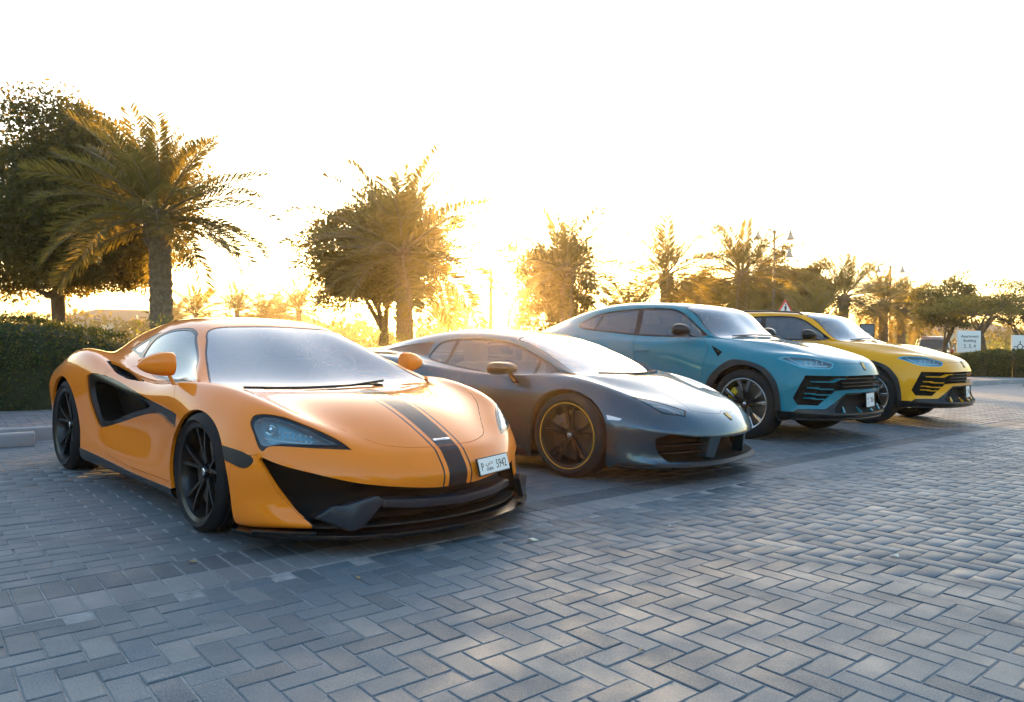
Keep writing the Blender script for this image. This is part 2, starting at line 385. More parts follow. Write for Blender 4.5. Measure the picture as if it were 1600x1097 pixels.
# ---------------------------------------------------------------- car body toolkit
def cage(st, fcap, rcap, nt, ns):
    """half sections (top centre -> sill) plus nose and tail grids -> whole control cage"""
    V, F, idx = [], [], {}
    def vid(key, p, s):
        if abs(p[1]) < 1e-6: s = 0
        k = (key, s)
        if k not in idx: idx[k] = len(V); V.append((p[0], p[1] * (1 if s >= 0 else -1), p[2]))
        return idx[k]
    rings = []
    for n_, s in enumerate(st):
        r = [tuple(p) for p in s]; e = r[-1]
        for i in range(1, nt + 1):
            if n_ == 0: c = fcap[-1][nt - i]; r.append((c[0] - .02, c[1], e[2]))
            else: r.append((e[0], e[1] * (1 - i / nt), e[2]))
        rings.append(r)
    K = 2 * nt + ns + 1
    for sd in (1, -1):
        def q(a, b, c, d): F.append((a, b, c, d) if sd > 0 else (d, c, b, a))
        Rg = lambda i, j: vid((i, j), rings[i][j], sd)
        for i in range(len(rings) - 1):
            for j in range(K - 1): q(Rg(i, j), Rg(i+1, j), Rg(i+1, j+1), Rg(i, j+1))
        for ri, cap, flip in ((0, fcap, 0), (len(rings) - 1, rcap, 1)):
            def G(r, c):
                if r == 0: return Rg(ri, c)
                if c == nt: return Rg(ri, nt + r)
                if r == ns: return Rg(ri, nt + ns + (nt - c))
                return vid((ri, 'c', r, c), cap[r-1][c], sd)
            for r in range(ns):
                for c in range(nt):
                    a = (G(r, c), G(r, c+1), G(r+1, c+1), G(r+1, c)); q(*(a if not flip else a[::-1]))
    return V, F
def subdiv(V, F, level, fit=8):
    """Catmull-Clark surface that passes through the given points"""
    T = np.array(V, float); C = T.copy(); n = len(V)
    def ev(C, lv):
        me = bpy.data.meshes.new('t'); me.from_pydata([tuple(c) for c in C], [], F); me.update()
        o = bpy.data.objects.new('t', me); COL.objects.link(o)
        m = o.modifiers.new('s', 'SUBSURF'); m.levels = lv; m.render_levels = lv; m.use_limit_surface = True
        r = bpy.data.meshes.new_from_object(o.evaluated_get(bpy.context.evaluated_depsgraph_get()))
        bpy.data.objects.remove(o); bpy.data.meshes.remove(me); return r
    for k in range(fit):
        r = ev(C, 1); co = np.empty(len(r.vertices) * 3); r.vertices.foreach_get('co', co)
        bpy.data.meshes.remove(r); C += (T - co.reshape(-1, 3)[:n]) * .9
    return ev(C, level)
def curve2(pts, per=5, closed=True):
    """Catmull-Rom through 2D points; a third value 1 marks a sharp corner"""
    n = len(pts); out = []
    for i in range(n if closed else n - 1):
        p1, p2 = pts[i], pts[(i+1) % n]; p0 = pts[i-1] if (closed or i) else p1; p3 = pts[(i+2) % n] if (closed or i+2 < n) else p2
        c1, c2 = len(p1) > 2, len(p2) > 2
        m1 = (0, 0) if c1 else ((p2[0]-p0[0])/2, (p2[1]-p0[1])/2)
        m2 = (0, 0) if c2 else ((p3[0]-p1[0])/2, (p3[1]-p1[1])/2)
        if c1: m1 = (p2[0]-p1[0], p2[1]-p1[1]) if c2 else tuple((p2[k]-p1[k])*1.5 - m2[k]*.5 for k in (0, 1))
        if c2: m2 = (p2[0]-p1[0], p2[1]-p1[1]) if c1 else tuple((p2[k]-p1[k])*1.5 - m1[k]*.5 for k in (0, 1))
        pr = 1 if (c1 and c2) else per
        for k in range(pr):
            t = k / pr; a, b, c, d = 2*t**3-3*t*t+1, t**3-2*t*t+t, -2*t**3+3*t*t, t**3-t*t
            out.append(tuple(a*p1[j]+b*m1[j]+c*p2[j]+d*m2[j] for j in (0, 1)))
    if not closed: out.append(tuple(pts[-1][:2]))
    return out
def ppoly(x, y, P):
    c = False; j = len(P) - 1
    for i in range(len(P)):
        (xi, yi), (xj, yj) = P[i], P[j]
        if (yi > y) != (yj > y) and x < (xj-xi)*(y-yi)/(yj-yi)+xi: c = not c
        j = i
    return c
def frame(proj):
    """projection -> (U, V, D) for the car's right side"""
    if proj == 'S': return Vector((1,0,0)), Vector((0,0,1)), Vector((0,-1,0))
    if proj == 'F': return Vector((0,-1,0)), Vector((0,0,1)), Vector((1,0,0))
    if proj == 'T': return Vector((1,0,0)), Vector((0,-1,0)), Vector((0,0,1))
    a = R(proj); d = Vector((math.cos(a), -math.sin(a), 0)); return Vector((-math.sin(a), -math.cos(a), 0)), Vector((0,0,1)), d
MIR = Matrix.Diagonal((1, -1, 1))
class Body:
    def __init__(s, V, F, level=3):
        s.ref = subdiv(V, F, level); s.bm = bmesh.new(); s.bm.from_mesh(s.ref); bmesh.ops.recalc_face_normals(s.bm, faces=s.bm.faces[:])
        s.tag = s.bm.faces.layers.int.new('tag')
        rb = s.bm.copy(); rb.normal_update(); rb.verts.ensure_lookup_table(); rb.faces.ensure_lookup_table()
        s.rb = rb; s.bvh = BVHTree.FromBMesh(rb); s.names = {}
    def normal(s, p):
        h = s.bvh.find_nearest(p)
        f = s.rb.faces[h[2]]; w = poly_3d_calc([v.co for v in f.verts], h[0]); n = Vector()
        for v, k in zip(f.verts, w): n += v.normal * k
        return n.normalized()
    def region(s, key, poly, proj, sides=(-1, 1), thr=.06, where=None, per=5, only=None):
        """cut an outline through the skin and mark what lies inside; returns nothing, look up by key"""
        P = curve2(poly, per) if per else [p[:2] for p in poly]
        U, Vv, D = frame(proj)
        for sd in sides:
            t = s.names.setdefault((key, sd), len(s.names) + 1)
            M = Matrix.Identity(3) if sd <= 0 else MIR
            u_, v_, d_ = M @ U, M @ Vv, M @ D
            us = [p[0] for p in P]; vs_ = [p[1] for p in P]; bb = (min(us)-.02, max(us)+.02, min(vs_)-.02, max(vs_)+.02)
            U3, V3 = tuple(u_), tuple(v_)
            def info(f):
                q = [(c[0]*U3[0]+c[1]*U3[1]+c[2]*U3[2], c[0]*V3[0]+c[1]*V3[1]+c[2]*V3[2]) for c in (v.co for v in f.verts)]
                x = [k[0] for k in q]; y = [k[1] for k in q]; return min(x), max(x), min(y), max(y), q
            D3 = tuple(d_); F_ = {}
            for f in s.bm.faces:
                n = f.normal
                if n[0]*D3[0]+n[1]*D3[1]+n[2]*D3[2] < thr: continue
                if only is not None and f[s.tag] not in only: continue
                i = info(f)
                if i[1] < bb[0] or i[0] > bb[1] or i[3] < bb[2] or i[2] > bb[3]: continue
                if where and not where(f.calc_center_median()): continue
                F_[f] = i
            for a, b in zip(P, P[1:] + P[:1]):
                du, dv = b[0]-a[0], b[1]-a[1]; L = math.hypot(du, dv)
                if L < 1e-6: continue
                e0, e1, g0, g1 = min(a[0], b[0])-.002, max(a[0], b[0])+.002, min(a[1], b[1])-.002, max(a[1], b[1])+.002
                fs = []
                for f, i in F_.items():
                    if i[1] < e0 or i[0] > e1 or i[3] < g0 or i[2] > g1: continue
                    ds = [(k[0]-a[0])*(-dv)+(k[1]-a[1])*du for k in i[4]]
                    if min(ds) < -1e-7 and max(ds) > 1e-7: fs.append(f)
                if not fs: continue
                for f in fs: del F_[f]
                eps = 2e-6; A0, A1, nu, nv = a[0], a[1], -dv / L, du / L
                def dist(c): return (c[0]*U3[0]+c[1]*U3[1]+c[2]*U3[2]-A0)*nu + (c[0]*V3[0]+c[1]*V3[1]+c[2]*V3[2]-A1)*nv
                for f in fs:
                    for e in list(f.edges):
                        v0, v1 = e.verts; d0, d1 = dist(v0.co), dist(v1.co)
                        if (d0 > eps and d1 < -eps) or (d0 < -eps and d1 > eps):
                            bmesh.utils.edge_split(e, v0, d0 / (d0 - d1))
                    on = [v for v in f.verts if abs(dist(v.co)) <= eps*4]
                    res = [f]
                    if len(on) >= 2:
                        vl = list(f.verts); n_ = len(vl); best = None
                        for i in range(len(on)):
                            for j in range(i+1, len(on)):
                                p, q = vl.index(on[i]), vl.index(on[j]); gp = abs(p-q)
                                if gp in (1, n_-1): continue
                                dd = (on[i].co-on[j].co).length
                                if best is None or dd > best[0]: best = (dd, on[i], on[j])
                        if best:
                            try: res.append(bmesh.utils.face_split(f, best[1], best[2])[0])
                            except ValueError: pass
                    for g in res: F_[g] = info(g)
            for f in F_:
                if f.is_valid:
                    c = f.calc_center_median()
                    if ppoly(c.dot(u_), c.dot(v_), P): f[s.tag] = t
    def tidy(s, key, sd):
        """give stray islands of a patch back to the shell"""
        left = set(s.faces(key, sd)); isl = []
        while left:
            st = [left.pop()]; g = list(st)
            while st:
                for e in st.pop().edges:
                    for k in e.link_faces:
                        if k in left: left.discard(k); st.append(k); g.append(k)
            isl.append(g)
        for g in sorted(isl, key=len)[:-1]:
            for f in g: f[s.tag] = 0
    def faces(s, key, sd): t = s.names.get((key, sd)); return [f for f in s.bm.faces if f[s.tag] == t]
    def piece(s, key, sd, name, mat, parent, gap=0, flange=.012, off=0, recess=None, shrink=1, label=None, mats=None, extra=()):
        """turn a marked patch into its own object: gap = shut line, flange = folded edge, off = proud/sunk, recess = vector of a cavity"""
        fs = s.faces(key, sd) if key is not None else [f for f in s.bm.faces if f[s.tag] == 0]
        for k2 in extra: fs += s.faces(k2, sd)
        return s.make(fs, name, mat, parent, gap, flange, off, recess, shrink, label, mats, sd)
    def make(s, fs, name, mat, parent, gap, flange, off, recess, shrink, label, mats, sd=0):
        if not fs: print('!! empty piece', name); return None
        fset = set(fs); vm = {}; V = []; N = []
        for f in fs:
            for v in f.verts:
                if v not in vm: vm[v] = len(V); V.append(v.co.copy()); N.append(s.normal(v.co))
        be = [];
        for f in fs:
            for l in f.loops:
                e = l.edge
                if sum(1 for k in e.link_faces if k in fset) == 1: be.append((vm[l.vert], vm[l.link_loop_next.vert]))
        if gap:
            bv = {}
            for a, b in be:
                t = (V[b] - V[a]); n = N[a].cross(t)
                if n.length > 0: n.normalize()
                for i in (a, b): bv[i] = bv.get(i, Vector()) + n
            for i, n in bv.items():
                if n.length > 0: V[i] = V[i] + n.normalized() * gap
        if off: V = [v + n * off for v, n in zip(V, N)]
        F = [[vm[v] for v in f.verts] for f in fs]; mi = [0] * len(F)
        if mats:
            for k, f in enumerate(fs): mi[k] = mats.get(f[s.tag], 0)
        nskin = len(F)
        if recess is not None:
            rv = Vector(recess); c = sum(V, Vector()) / len(V)
            base = len(V); nv = [c + (v - c) * shrink + rv for v in V]
            F2 = [[i + base for i in f] for f in F]; V += nv; N += N[:]
            F = F2 + [[a, b, b + base, a + base][::1] for a, b in be]; mi = [0] * len(F); nskin = 0
            nsk2 = len(F2)
        elif flange:
            bm_ = {}
            for a, b in be:
                for i in (a, b):
                    if i not in bm_: bm_[i] = len(V); V.append(V[i] - N[i] * flange); N.append(N[i])
            for a, b in be: F.append([b, a, bm_[a], bm_[b]]); mi.append(0)
        me = bpy.data.meshes.new(name); me.from_pydata([tuple(v) for v in V], [], F)
        ml = mat if isinstance(mat, (list, tuple)) else [mat]
        for m in ml: me.materials.append(m)
        me.polygons.foreach_set('material_index', mi); me.polygons.foreach_set('use_smooth', [True] * len(F)); me.update()
        if recess is None:
            ln = []
            for k, p in enumerate(me.polygons):
                for li in p.loop_indices:
                    ln.append(N[me.loops[li].vertex_index] if k < nskin else p.normal.copy())
            me.normals_split_custom_set([tuple(n) for n in ln])
        else: me.set_sharp_from_angle(angle=R(40))
        o = link(bpy.data.objects.new(name, me), parent)
        if label: o['label'] = label
        return o
    def hit(s, o, d):
        h = s.bvh.ray_cast(Vector(o), Vector(d).normalized()); return h[0], s.normal(h[0])
def loft(rings, name, mat, parent, closed=True, caps=True, level=1):
    """closed rings of equal length joined into one smooth skin"""
    n = len(rings[0]); V = [p for r in rings for p in r]; F = []
    for i in range(len(rings) - 1):
        for k in range(n if closed else n-1):
            k2 = (k+1) % n; F.append((i*n+k, i*n+k2, (i+1)*n+k2, (i+1)*n+k))
    if caps: F.append(tuple(range(n))[::-1]); F.append(tuple((len(rings)-1)*n + k for k in range(n)))
    o = mesh_obj(name, V, F, mat, parent, True)
    bm = bmesh.new(); bm.from_mesh(o.data); bmesh.ops.recalc_face_normals(bm, faces=bm.faces[:]); bm.to_mesh(o.data); bm.free()
    if level: m = o.modifiers.new('s', 'SUBSURF'); m.levels = level; m.render_levels = level
    return o
def text_obj(name, body, size, mat, parent, mw, align='CENTER', extrude=.0006, sx=1, bold=0):
    c = bpy.data.curves.new(name, 'FONT'); c.body = body; c.size = size; c.align_x = align; c.align_y = 'CENTER'; c.extrude = extrude; c.offset = bold
    c.resolution_u = 3
    t = bpy.data.objects.new(name, c); COL.objects.link(t)
    me = bpy.data.meshes.new_from_object(t.evaluated_get(bpy.context.evaluated_depsgraph_get())); bpy.data.objects.remove(t); bpy.data.curves.remove(c)
    me.name = name; me.materials.clear(); me.materials.append(mat)
    o = link(bpy.data.objects.new(name, me), parent)
    o.matrix_local = mw @ Matrix.Diagonal((sx, 1, 1, 1)); return o
def surf_mat(p, n, up=(0, 0, 1)):
    """4x4 with Z along n and Y as upright as possible"""
    n = Vector(n).normalized(); x = Vector(up).cross(n).normalized(); y = n.cross(x)
    return Matrix(((x.x, y.x, n.x, p[0]), (x.y, y.y, n.y, p[1]), (x.z, y.z, n.z, p[2]), (0, 0, 0, 1)))
# ---------------------------------------------------------------- wheels and small car parts
def wheel(parent, x, y, r, w, rim_r, style, steer=0, caliper=None):
    """wheel standing on the ground; y<0 is the car's right side, outer face looks away from the car"""
    s = -1 if y < 0 else 1
    root = empty('wheel', (x, y, r), R(steer), parent)
    o = s * w / 2
    Y = lambda t: t * s                                  # t>0 = outwards
    h = w / 2
    prof = [(rim_r-.004, -h+.02), (rim_r+.01, -h+.004), (rim_r+.4*(r-rim_r), -h-.006), (r-.03, -h+.002), (r-.008, -h+.018), (r, -h+.035)]
    for k in range(4):
        g = -h + .04 + (w - .08) * (k + .5) / 4
        prof += [(r+.001, g-.012), (r-.009, g-.008), (r-.009, g+.008), (r+.001, g+.012)]
    prof += [(r, h-.035), (r-.008, h-.018), (r-.03, h-.002), (rim_r+.4*(r-rim_r), h+.006), (rim_r+.01, h-.004), (rim_r-.004, h-.02)]
    MB().lathe([(a, Y(b)) for a, b in prof], 72).build('tyre', MAT['rubber'], root, auto=45)
    rp = [(rim_r-.03, -h+.02), (rim_r-.035, 0), (rim_r-.03, h-.05), (rim_r-.022, h-.03), (rim_r-.018, h-.016), (rim_r+.004, h-.006), (rim_r+.008, h-.012), (rim_r-.002, h-.022)]
    MB().lathe([(a, Y(b)) for a, b in rp], 72).build('rim', MAT['rim_black'], root, auto=40)
    f = h - .022
    def bar(mb, p, q, wid0, wid1, th0, th1, n=4, dish=.0):
        """spoke from polar p=(rad,ang,depth) to q with taper"""
        ring = []
        for i in range(n+1):
            t = i/n; rad = p[0]+(q[0]-p[0])*t; ang = p[1]+(q[1]-p[1])*t; dep = p[2]+(q[2]-p[2])*t + dish*math.sin(math.pi*t)
            wd = (wid0+(wid1-wid0)*t)/2; th = th0+(th1-th0)*t
            er = Vector((math.cos(ang), 0, math.sin(ang))); et = Vector((-math.sin(ang), 0, math.cos(ang))); c = er*rad
            ring.append([c+et*wd*.78+Vector((0, Y(dep), 0)), c-et*wd*.78+Vector((0, Y(dep), 0)), c-et*wd+Vector((0, Y(dep-th*.35), 0)), c-et*wd*.8+Vector((0, Y(dep-th), 0)), c+et*wd*.8+Vector((0, Y(dep-th), 0)), c+et*wd+Vector((0, Y(dep-th*.35), 0))])
        V = [v for g in ring for v in g]; F = []
        for i in range(n):
            for k in range(6): k2=(k+1)%6; F.append((i*6+k, i*6+k2, (i+1)*6+k2, (i+1)*6+k))
        F += [tuple(range(6)), tuple(n*6+k for k in range(6))]
        mb.add(V, F)
    sp = MB(); tip = MB()
    ph = .31
    if style == 'ten':           # ten thin blades in five pairs
        for k in range(5):
            a = ph + 2*math.pi*k/5
            for d in (-1, 1): bar(sp, (.045, a+d*.10, f-.035), (rim_r-.012, a+d*.235, f-.004), .026, .017, .03, .028, 5, .004)
    elif style == 'fork':        # five double spokes
        for k in range(5):
            a = ph + 2*math.pi*k/5
            for d in (-1, 1):
                bar(sp, (.04, a+d*.16, f-.04), (rim_r*.62, a+d*.13, f-.018), .032, .026, .035, .03)
                bar(sp, (rim_r*.62, a+d*.13, f-.018), (rim_r-.012, a+d*.20, f-.004), .026, .024, .03, .03)
    else:                        # black spokes with polished wedge tips
        for k in range(5):
            a = ph + 2*math.pi*k/5
            for d in (-1, 1):
                bar(sp, (.05, a+d*.14, f-.05), (rim_r*.58, a+d*.20, f-.022), .045, .034, .035, .03)
                bar(sp, (rim_r*.58, a+d*.20, f-.022), (rim_r-.012, a+d*.255, f-.004), .034, .052, .03, .03)
                tip = MB(); bar(tip, (rim_r*.50, a+d*.19, f-.0225), (rim_r-.010, a+d*.255, f+.001), .012, .050, .006, .006)
                tip.build('polished_spoke_tip', MAT['silver'], root)
        MB().lathe([(a, Y(b)) for a, b in ((rim_r-.017, h-.015), (rim_r+.004, h-.0045), (rim_r-.004, h-.004), (rim_r-.019, h-.013))], 72, closed=True).build('polished_rim_lip', MAT['silver'], root, smooth=True)
    if style == 'fork':
        MB().lathe([(a, Y(b)) for a, b in ((rim_r+.000, h-.005), (rim_r+.006, h-.0045), (rim_r+.006, h-.012), (rim_r+.000, h-.012))], 72, closed=True).build('yellow_rim_stripe', MAT['yellow_line'], root, smooth=True)
    sp.build('spoke', MAT['rim_black'], root, auto=30)
    hb = MB().lathe([(a, Y(b)) for a, b in ((.001, f-.02), (.026, f-.021), (.030, f-.026), (.032, f-.05), (.062, f-.055), (.066, f-.075), (.05, f-.09), (.001, f-.09))], 32)
    for k in range(5):
        a = ph + .63 + 2*math.pi*k/5; hb.lathe([(.001, Y(f-.04)), (.008, Y(f-.04)), (.009, Y(f-.06))], 8, c=(.047*math.cos(a), 0, .047*math.sin(a)))
    hb.build('hub', MAT['rim_black'], root, auto=35)
    MB().lathe([(a, Y(b)) for a, b in ((.001, f-.019), (.018, f-.0185), (.020, f-.021))], 20).build('centre_badge', MAT['silver'] if style == 'tips' else MAT['chrome'], root, smooth=True)
    MB().lathe([(a, Y(b)) for a, b in ((.06, .02), (rim_r-.06, .02), (rim_r-.06, -.012), (.06, -.012))], 48, closed=True).build('brake_disc', MAT['steel'], root, auto=30)
    if caliper:
        cm = MB(); r0, r1 = rim_r-.115, rim_r-.045; a0 = 2.35 if s < 0 else .6
        pts = [(r0*math.cos(a), r0*math.sin(a)) for a in np.linspace(a0, a0+.5, 7)] + [(r1*math.cos(a), r1*math.sin(a)) for a in np.linspace(a0+.53, a0-.03, 7)]
        cm.prism(pts, Y(.052), Y(-.04), 'y').build('brake_caliper', MAT[caliper], root, bevel=.006)
    return root
def liner(parent, x, y, r, w, zc):
    """wheel housing behind the tyre"""
    s = -1 if y < 0 else 1; mb = MB(); n = 20; prof = []
    for k in range(n+1):
        a = -.30 + (math.pi+.6)*k/n; prof.append((x + r*math.cos(a), zc + r*math.sin(a)))
    V = []; F = []
    for t in (y - s*.035, y - s*w):
        V += [(p[0], t, max(p[1], .1)) for p in prof]
    for k in range(n): F.append((k, k+1, n+2+k, n+1+k))
    F.append(tuple(n+1+k for k in range(n+1)))
    return mesh_obj('wheel_arch_liner', V, F, MAT['black_soft'], parent, False)
def seat(parent, x, y, z, h, mat):
    b = MB()
    b.box((x-.10, y-.24, z), (x+.42, y+.24, z+.16), .05)
    b.box((x-.24, y-.25, z+.08), (x-.06, y+.25, z+h), .06)
    b.box((x-.25, y-.12, z+h-.02), (x-.12, y+.12, z+h+.17), .05)
    o = b.build('seat', mat, parent, auto=50); return o
def steering(parent, x, y, z, tilt=20):
    m = MB(); pts = []
    bm = bmesh.new()
    V = []; F = []; n, k = 32, 8
    for i in range(n):
        a = 2*math.pi*i/n
        for j in range(k):
            b = 2*math.pi*j/k; rr = .175 + .014*math.cos(b); V.append((.014*math.sin(b), rr*math.cos(a), rr*math.sin(a)))
    for i in range(n):
        for j in range(k): F.append((i*k+j, i*k+(j+1)%k, ((i+1)%n)*k+(j+1)%k, ((i+1)%n)*k+j))
    m.add(V, F); m.box((-.02, -.17, -.02), (.01, .17, .02)); m.box((-.02, -.02, -.17), (.01, .02, 0)); m.box((-.04, -.06, -.05), (.02, .06, .05), .01)
    o = m.build('steering_wheel', MAT['dash'], parent, auto=40); o.location = (x, y, z); o.rotation_euler = (0, R(tilt), 0); return o
def superring(c, ry, rz, n=16, e=2.6, axis='x', tilt=0):
    out = []
    for k in range(n):
        a = 2*math.pi*k/n; ca, sa = math.cos(a), math.sin(a)
        u = ry*math.copysign(abs(ca)**(2/e), ca); v = rz*math.copysign(abs(sa)**(2/e), sa)
        out.append((c[0]+(tilt*v), c[1]+u, c[2]+v) if axis == 'x' else (c[0]+u, c[1], c[2]+v))
    return out
def mirror_pod(parent, side, c, size, mat, stalk, name='door_mirror', glass=True, stalk_mat=None, stalk_w=.03):
    """streamlined mirror housing lofted along x, glass facing back, arm down to the door"""
    sx, sy, sz = size; s = side
    rings = []
    for t, k in ((0, .05), (.06, .38), (.2, .68), (.42, .92), (.68, 1.0), (.88, .97), (1, .90)):
        rings.append(superring((c[0]+sx*(.5-t), s*(c[1]-(1-k)*sy*.35), c[2]-(1-k)*sz*.1), sy*k, sz*k, 14, 2.8))
    o = loft(rings, name, mat, parent, level=2)
    if glass:
        g = superring((c[0]-sx*.502-.002, s*c[1], c[2]), sy*.80, sz*.80, 14, 2.8)
        mesh_obj('mirror_glass', g, [tuple(range(14))], MAT['mirror'], o)
    st = MB(); p = [Vector(q) for q in stalk]
    rs = []
    for i, q in enumerate(p):
        w = stalk_w*(1+.5*(i/(len(p)-1)))
        rs.append([(q.x+w*1.3, s*(q.y), q.z), (q.x, s*(q.y-.012), q.z), (q.x-w*1.3, s*q.y, q.z), (q.x, s*(q.y+.012), q.z)])
    loft(rs, 'mirror_arm', stalk_mat or mat, o, level=1)
    return o
def mirror_tear(parent, side, c, mat):
    """teardrop mirror: tall inner end with a flat cut, tapering to the outer tip, on a broad arm"""
    s = side; rings = []
    for t, k, dx in ((0, .86, 0), (.04, .97, 0), (.25, 1, .004), (.5, .90, .0), (.75, .66, -.008), (.92, .36, -.014), (1, .08, -.018)):
        rings.append(superring((c[0]+dx, s*(c[1]-.105+.20*t), c[2]-(1-k)*.012), .075*k, .076*k, 16, 2.5, 'y'))
    o = loft(rings, 'door_mirror', mat, parent, level=2)
    g = [(c[0]-.060, s*(c[1]-.085+.155*a), c[2]+z) for a, z in ((0, -.05), (.5, -.052), (1, -.02), (1, .022), (.5, .052), (0, .055))]
    mesh_obj('mirror_glass', [(p[0]-.018+.02*abs(i-2.5)/2.5, p[1], p[2]) for i, p in enumerate(g)], [tuple(range(6))], MAT['mirror'], o)
    rs = []
    for x, y, z, w in ((c[0]+.015, c[1]-.07, c[2]-.055, .052), (c[0]+.05, c[1]-.085, c[2]-.11, .040), (c[0]+.10, c[1]-.10, c[2]-.17, .040), (c[0]+.13, c[1]-.115, c[2]-.21, .052)):
        rs.append([(x+w, s*y, z), (x, s*(y-.014), z), (x-w, s*y, z), (x, s*(y+.014), z)])
    loft(rs, 'mirror_arm', mat, o, level=2)
    return o
def number_plate(parent, M, w, h, items, base=MAT['plate']):
    b = MB().box((-w/2-.006, -h/2-.006, -.012), (w/2+.006, h/2+.006, -.002), .002)
    o = b.build('number_plate', MAT['black'], parent, auto=30); o.matrix_local = M
    MB().box((-w/2, -h/2, -.002), (w/2, h/2, .0015), .001).build('plate_face', base, o)
    for nm, body, size, x, y, sx in items:
        text_obj(nm, body, size, MAT['plate_ink'], o, Matrix.Translation((x, y, .0018)), sx=sx)
    return o
def cabin(parent, x0, x1, z0, belt, w, roof, seats, wheel_pos, dash):
    """dark interior: tub, dashboard, seats, steering wheel"""
    m = MB(); m.box((x1, -w, z0), (x0, w, z0+.06)); m.box((x1-.06, -w, z0), (x1, w, belt))
    for s in (-1, 1): m.box((x1, s*w-.03, z0), (x0, s*w+.03, belt-.05))
    m.build('cabin_tub', MAT['dash'], parent)
    dx0, dx1, dz = dash
    V = []
    for x, z in ((dx0, dz-.03), ((dx0*2+dx1)/3, dz), ((dx0+dx1*2)/3, dz+.01), (dx1, dz-.02), (dx1+.02, dz-.14), (dx1+.08, dz-.30)):
        V += [(x, -w, z), (x, -w*.5, z+.015), (x, 0, z), (x, w*.5, z+.02), (x, w, z)]
    F = [(i*5+k, i*5+k+1, i*5+5+k+1, i*5+5+k) for i in range(5) for k in range(4)]
    mesh_obj('dashboard', V, F, MAT['dash'], parent, True)
    for sx, sy, sz, sh in seats: seat(parent, sx, sy, sz, sh, MAT['leather'])
    steering(parent, *wheel_pos)
def wiper(parent, body, pts, name='wiper'):
    """arm lying on the glass along points given in plan"""
    path = []
    for x, y in pts:
        p, n = body.hit((x, y, 3), (0, 0, -1)); path.append(p + n*.012)
    return MB().tube(path, [.009]*len(path), 6).build(name, MAT['black'], parent, auto=60)
# ---------------------------------------------------------------- orange sports car
def S(x, *pts): return [p if len(p) == 3 else (x,) + tuple(p) for p in pts]
M_ST=[
S(.43,(.90,0,.507),(.88,.20,.508),(.81,.40,.518),(.725,.545,.558),(.62,.66,.608),(.45,.775,.675),(.43,.875,.56),(.41,.925,.40),(.41,.925,.26),(.41,.905,.12)),
S(.14,(.55,0,.660),(.54,.24,.655),(.49,.46,.648),(.42,.60,.668),(.32,.69,.71),(.16,.79,.75),(.895,.65),(.938,.48),(.935,.30),(.91,.12)),
S(-.12,(.15,0,.735),(.13,.27,.732),(.06,.52,.735),(.0,.65,.75),(-.06,.73,.77),(-.12,.82,.785),(.905,.69),(.94,.54),(.935,.32),(.91,.12)),
S(-.45,(-.245,0,.745),(-.25,.37,.750),(-.26,.765,.772),(-.32,.79,.778),(-.39,.82,.782),(-.46,.862,.78),(.905,.69),(.915,.54),(.915,.32),(.90,.12)),
S(-.85,(-.66,0,.955),(-.66,.31,.948),(-.63,.635,.935),(-.70,.71,.872),(-.80,.795,.772),(-.85,.855,.758),(.905,.665),(.885,.52),(.905,.31),(.90,.13)),
S(-1.22,(-1.12,0,1.165),(-1.11,.27,1.158),(-1.09,.515,1.122),(-1.16,.66,.975),(-1.22,.775,.785),(-1.22,.85,.772),(.908,.665),(.878,.50),(.905,.31),(.90,.13)),
S(-1.58,(0,1.215),(.27,1.205),(.50,1.165),(.635,1.015),(.755,.825),(.85,.815),(.915,.70),(.885,.50),(.908,.31),(.90,.13)),
S(-1.95,(0,1.195),(.27,1.185),(.485,1.135),(.605,1.01),(.725,.885),(.855,.88),(.93,.765),(.92,.54),(.925,.32),(.91,.13)),
S(-2.35,(0,1.125),(.25,1.115),(.47,1.08),(.57,.995),(.675,.93),(.85,.952),(.945,.82),(.955,.56),(.95,.33),(.93,.14)),
S(-2.75,(0,1.035),(.23,1.025),(.43,.995),(.53,.95),(.64,.925),(.82,.945),(.94,.80),(.962,.56),(.95,.33),(.93,.16)),
S(-3.10,(0,.95),(.22,.945),(.40,.925),(.48,.91),(.60,.89),(.785,.885),(.915,.75),(.93,.55),(.91,.34),(.88,.2)),
S(-3.36,(0,.905),(.22,.902),(.40,.892),(.48,.882),(.60,.87),(.76,.835),(.86,.71),(.865,.56),(.83,.38),(.78,.26)),
]
M_FC=[[(.985,0,.44),(.965,.21,.44),(.895,.44,.445),(.79,.62,.46),(.655,.765,.485)],
      [(1.04,0,.34),(1.02,.22,.34),(.935,.46,.335),(.81,.65,.335),(.675,.79,.345)],
      [(1.045,0,.22),(1.02,.23,.22),(.935,.48,.215),(.80,.665,.21),(.665,.795,.215)]]
M_RC=[[(-3.43,0,.76),(-3.43,.2,.76),(-3.43,.38,.76),(-3.42,.5,.755),(-3.41,.64,.75)],
      [(-3.44,0,.58),(-3.44,.2,.58),(-3.44,.38,.58),(-3.43,.5,.575),(-3.42,.64,.57)],
      [(-3.42,0,.4),(-3.42,.2,.4),(-3.42,.38,.4),(-3.41,.5,.4),(-3.40,.62,.4)]]
M_NT,M_NS=5,4
def half(pts):
    """outline of the right half (v>=0) mirrored across v=0"""
    return [(p[0], p[1]) + tuple(p[2:]) for p in pts] + [(p[0], -p[1]) + tuple(p[2:]) for p in reversed(pts) if abs(p[1]) > 1e-6]
def halfF(pts):
    return [(p[0], p[1]) + tuple(p[2:]) for p in pts] + [(-p[0], p[1]) + tuple(p[2:]) for p in reversed(pts) if abs(p[0]) > 1e-6]
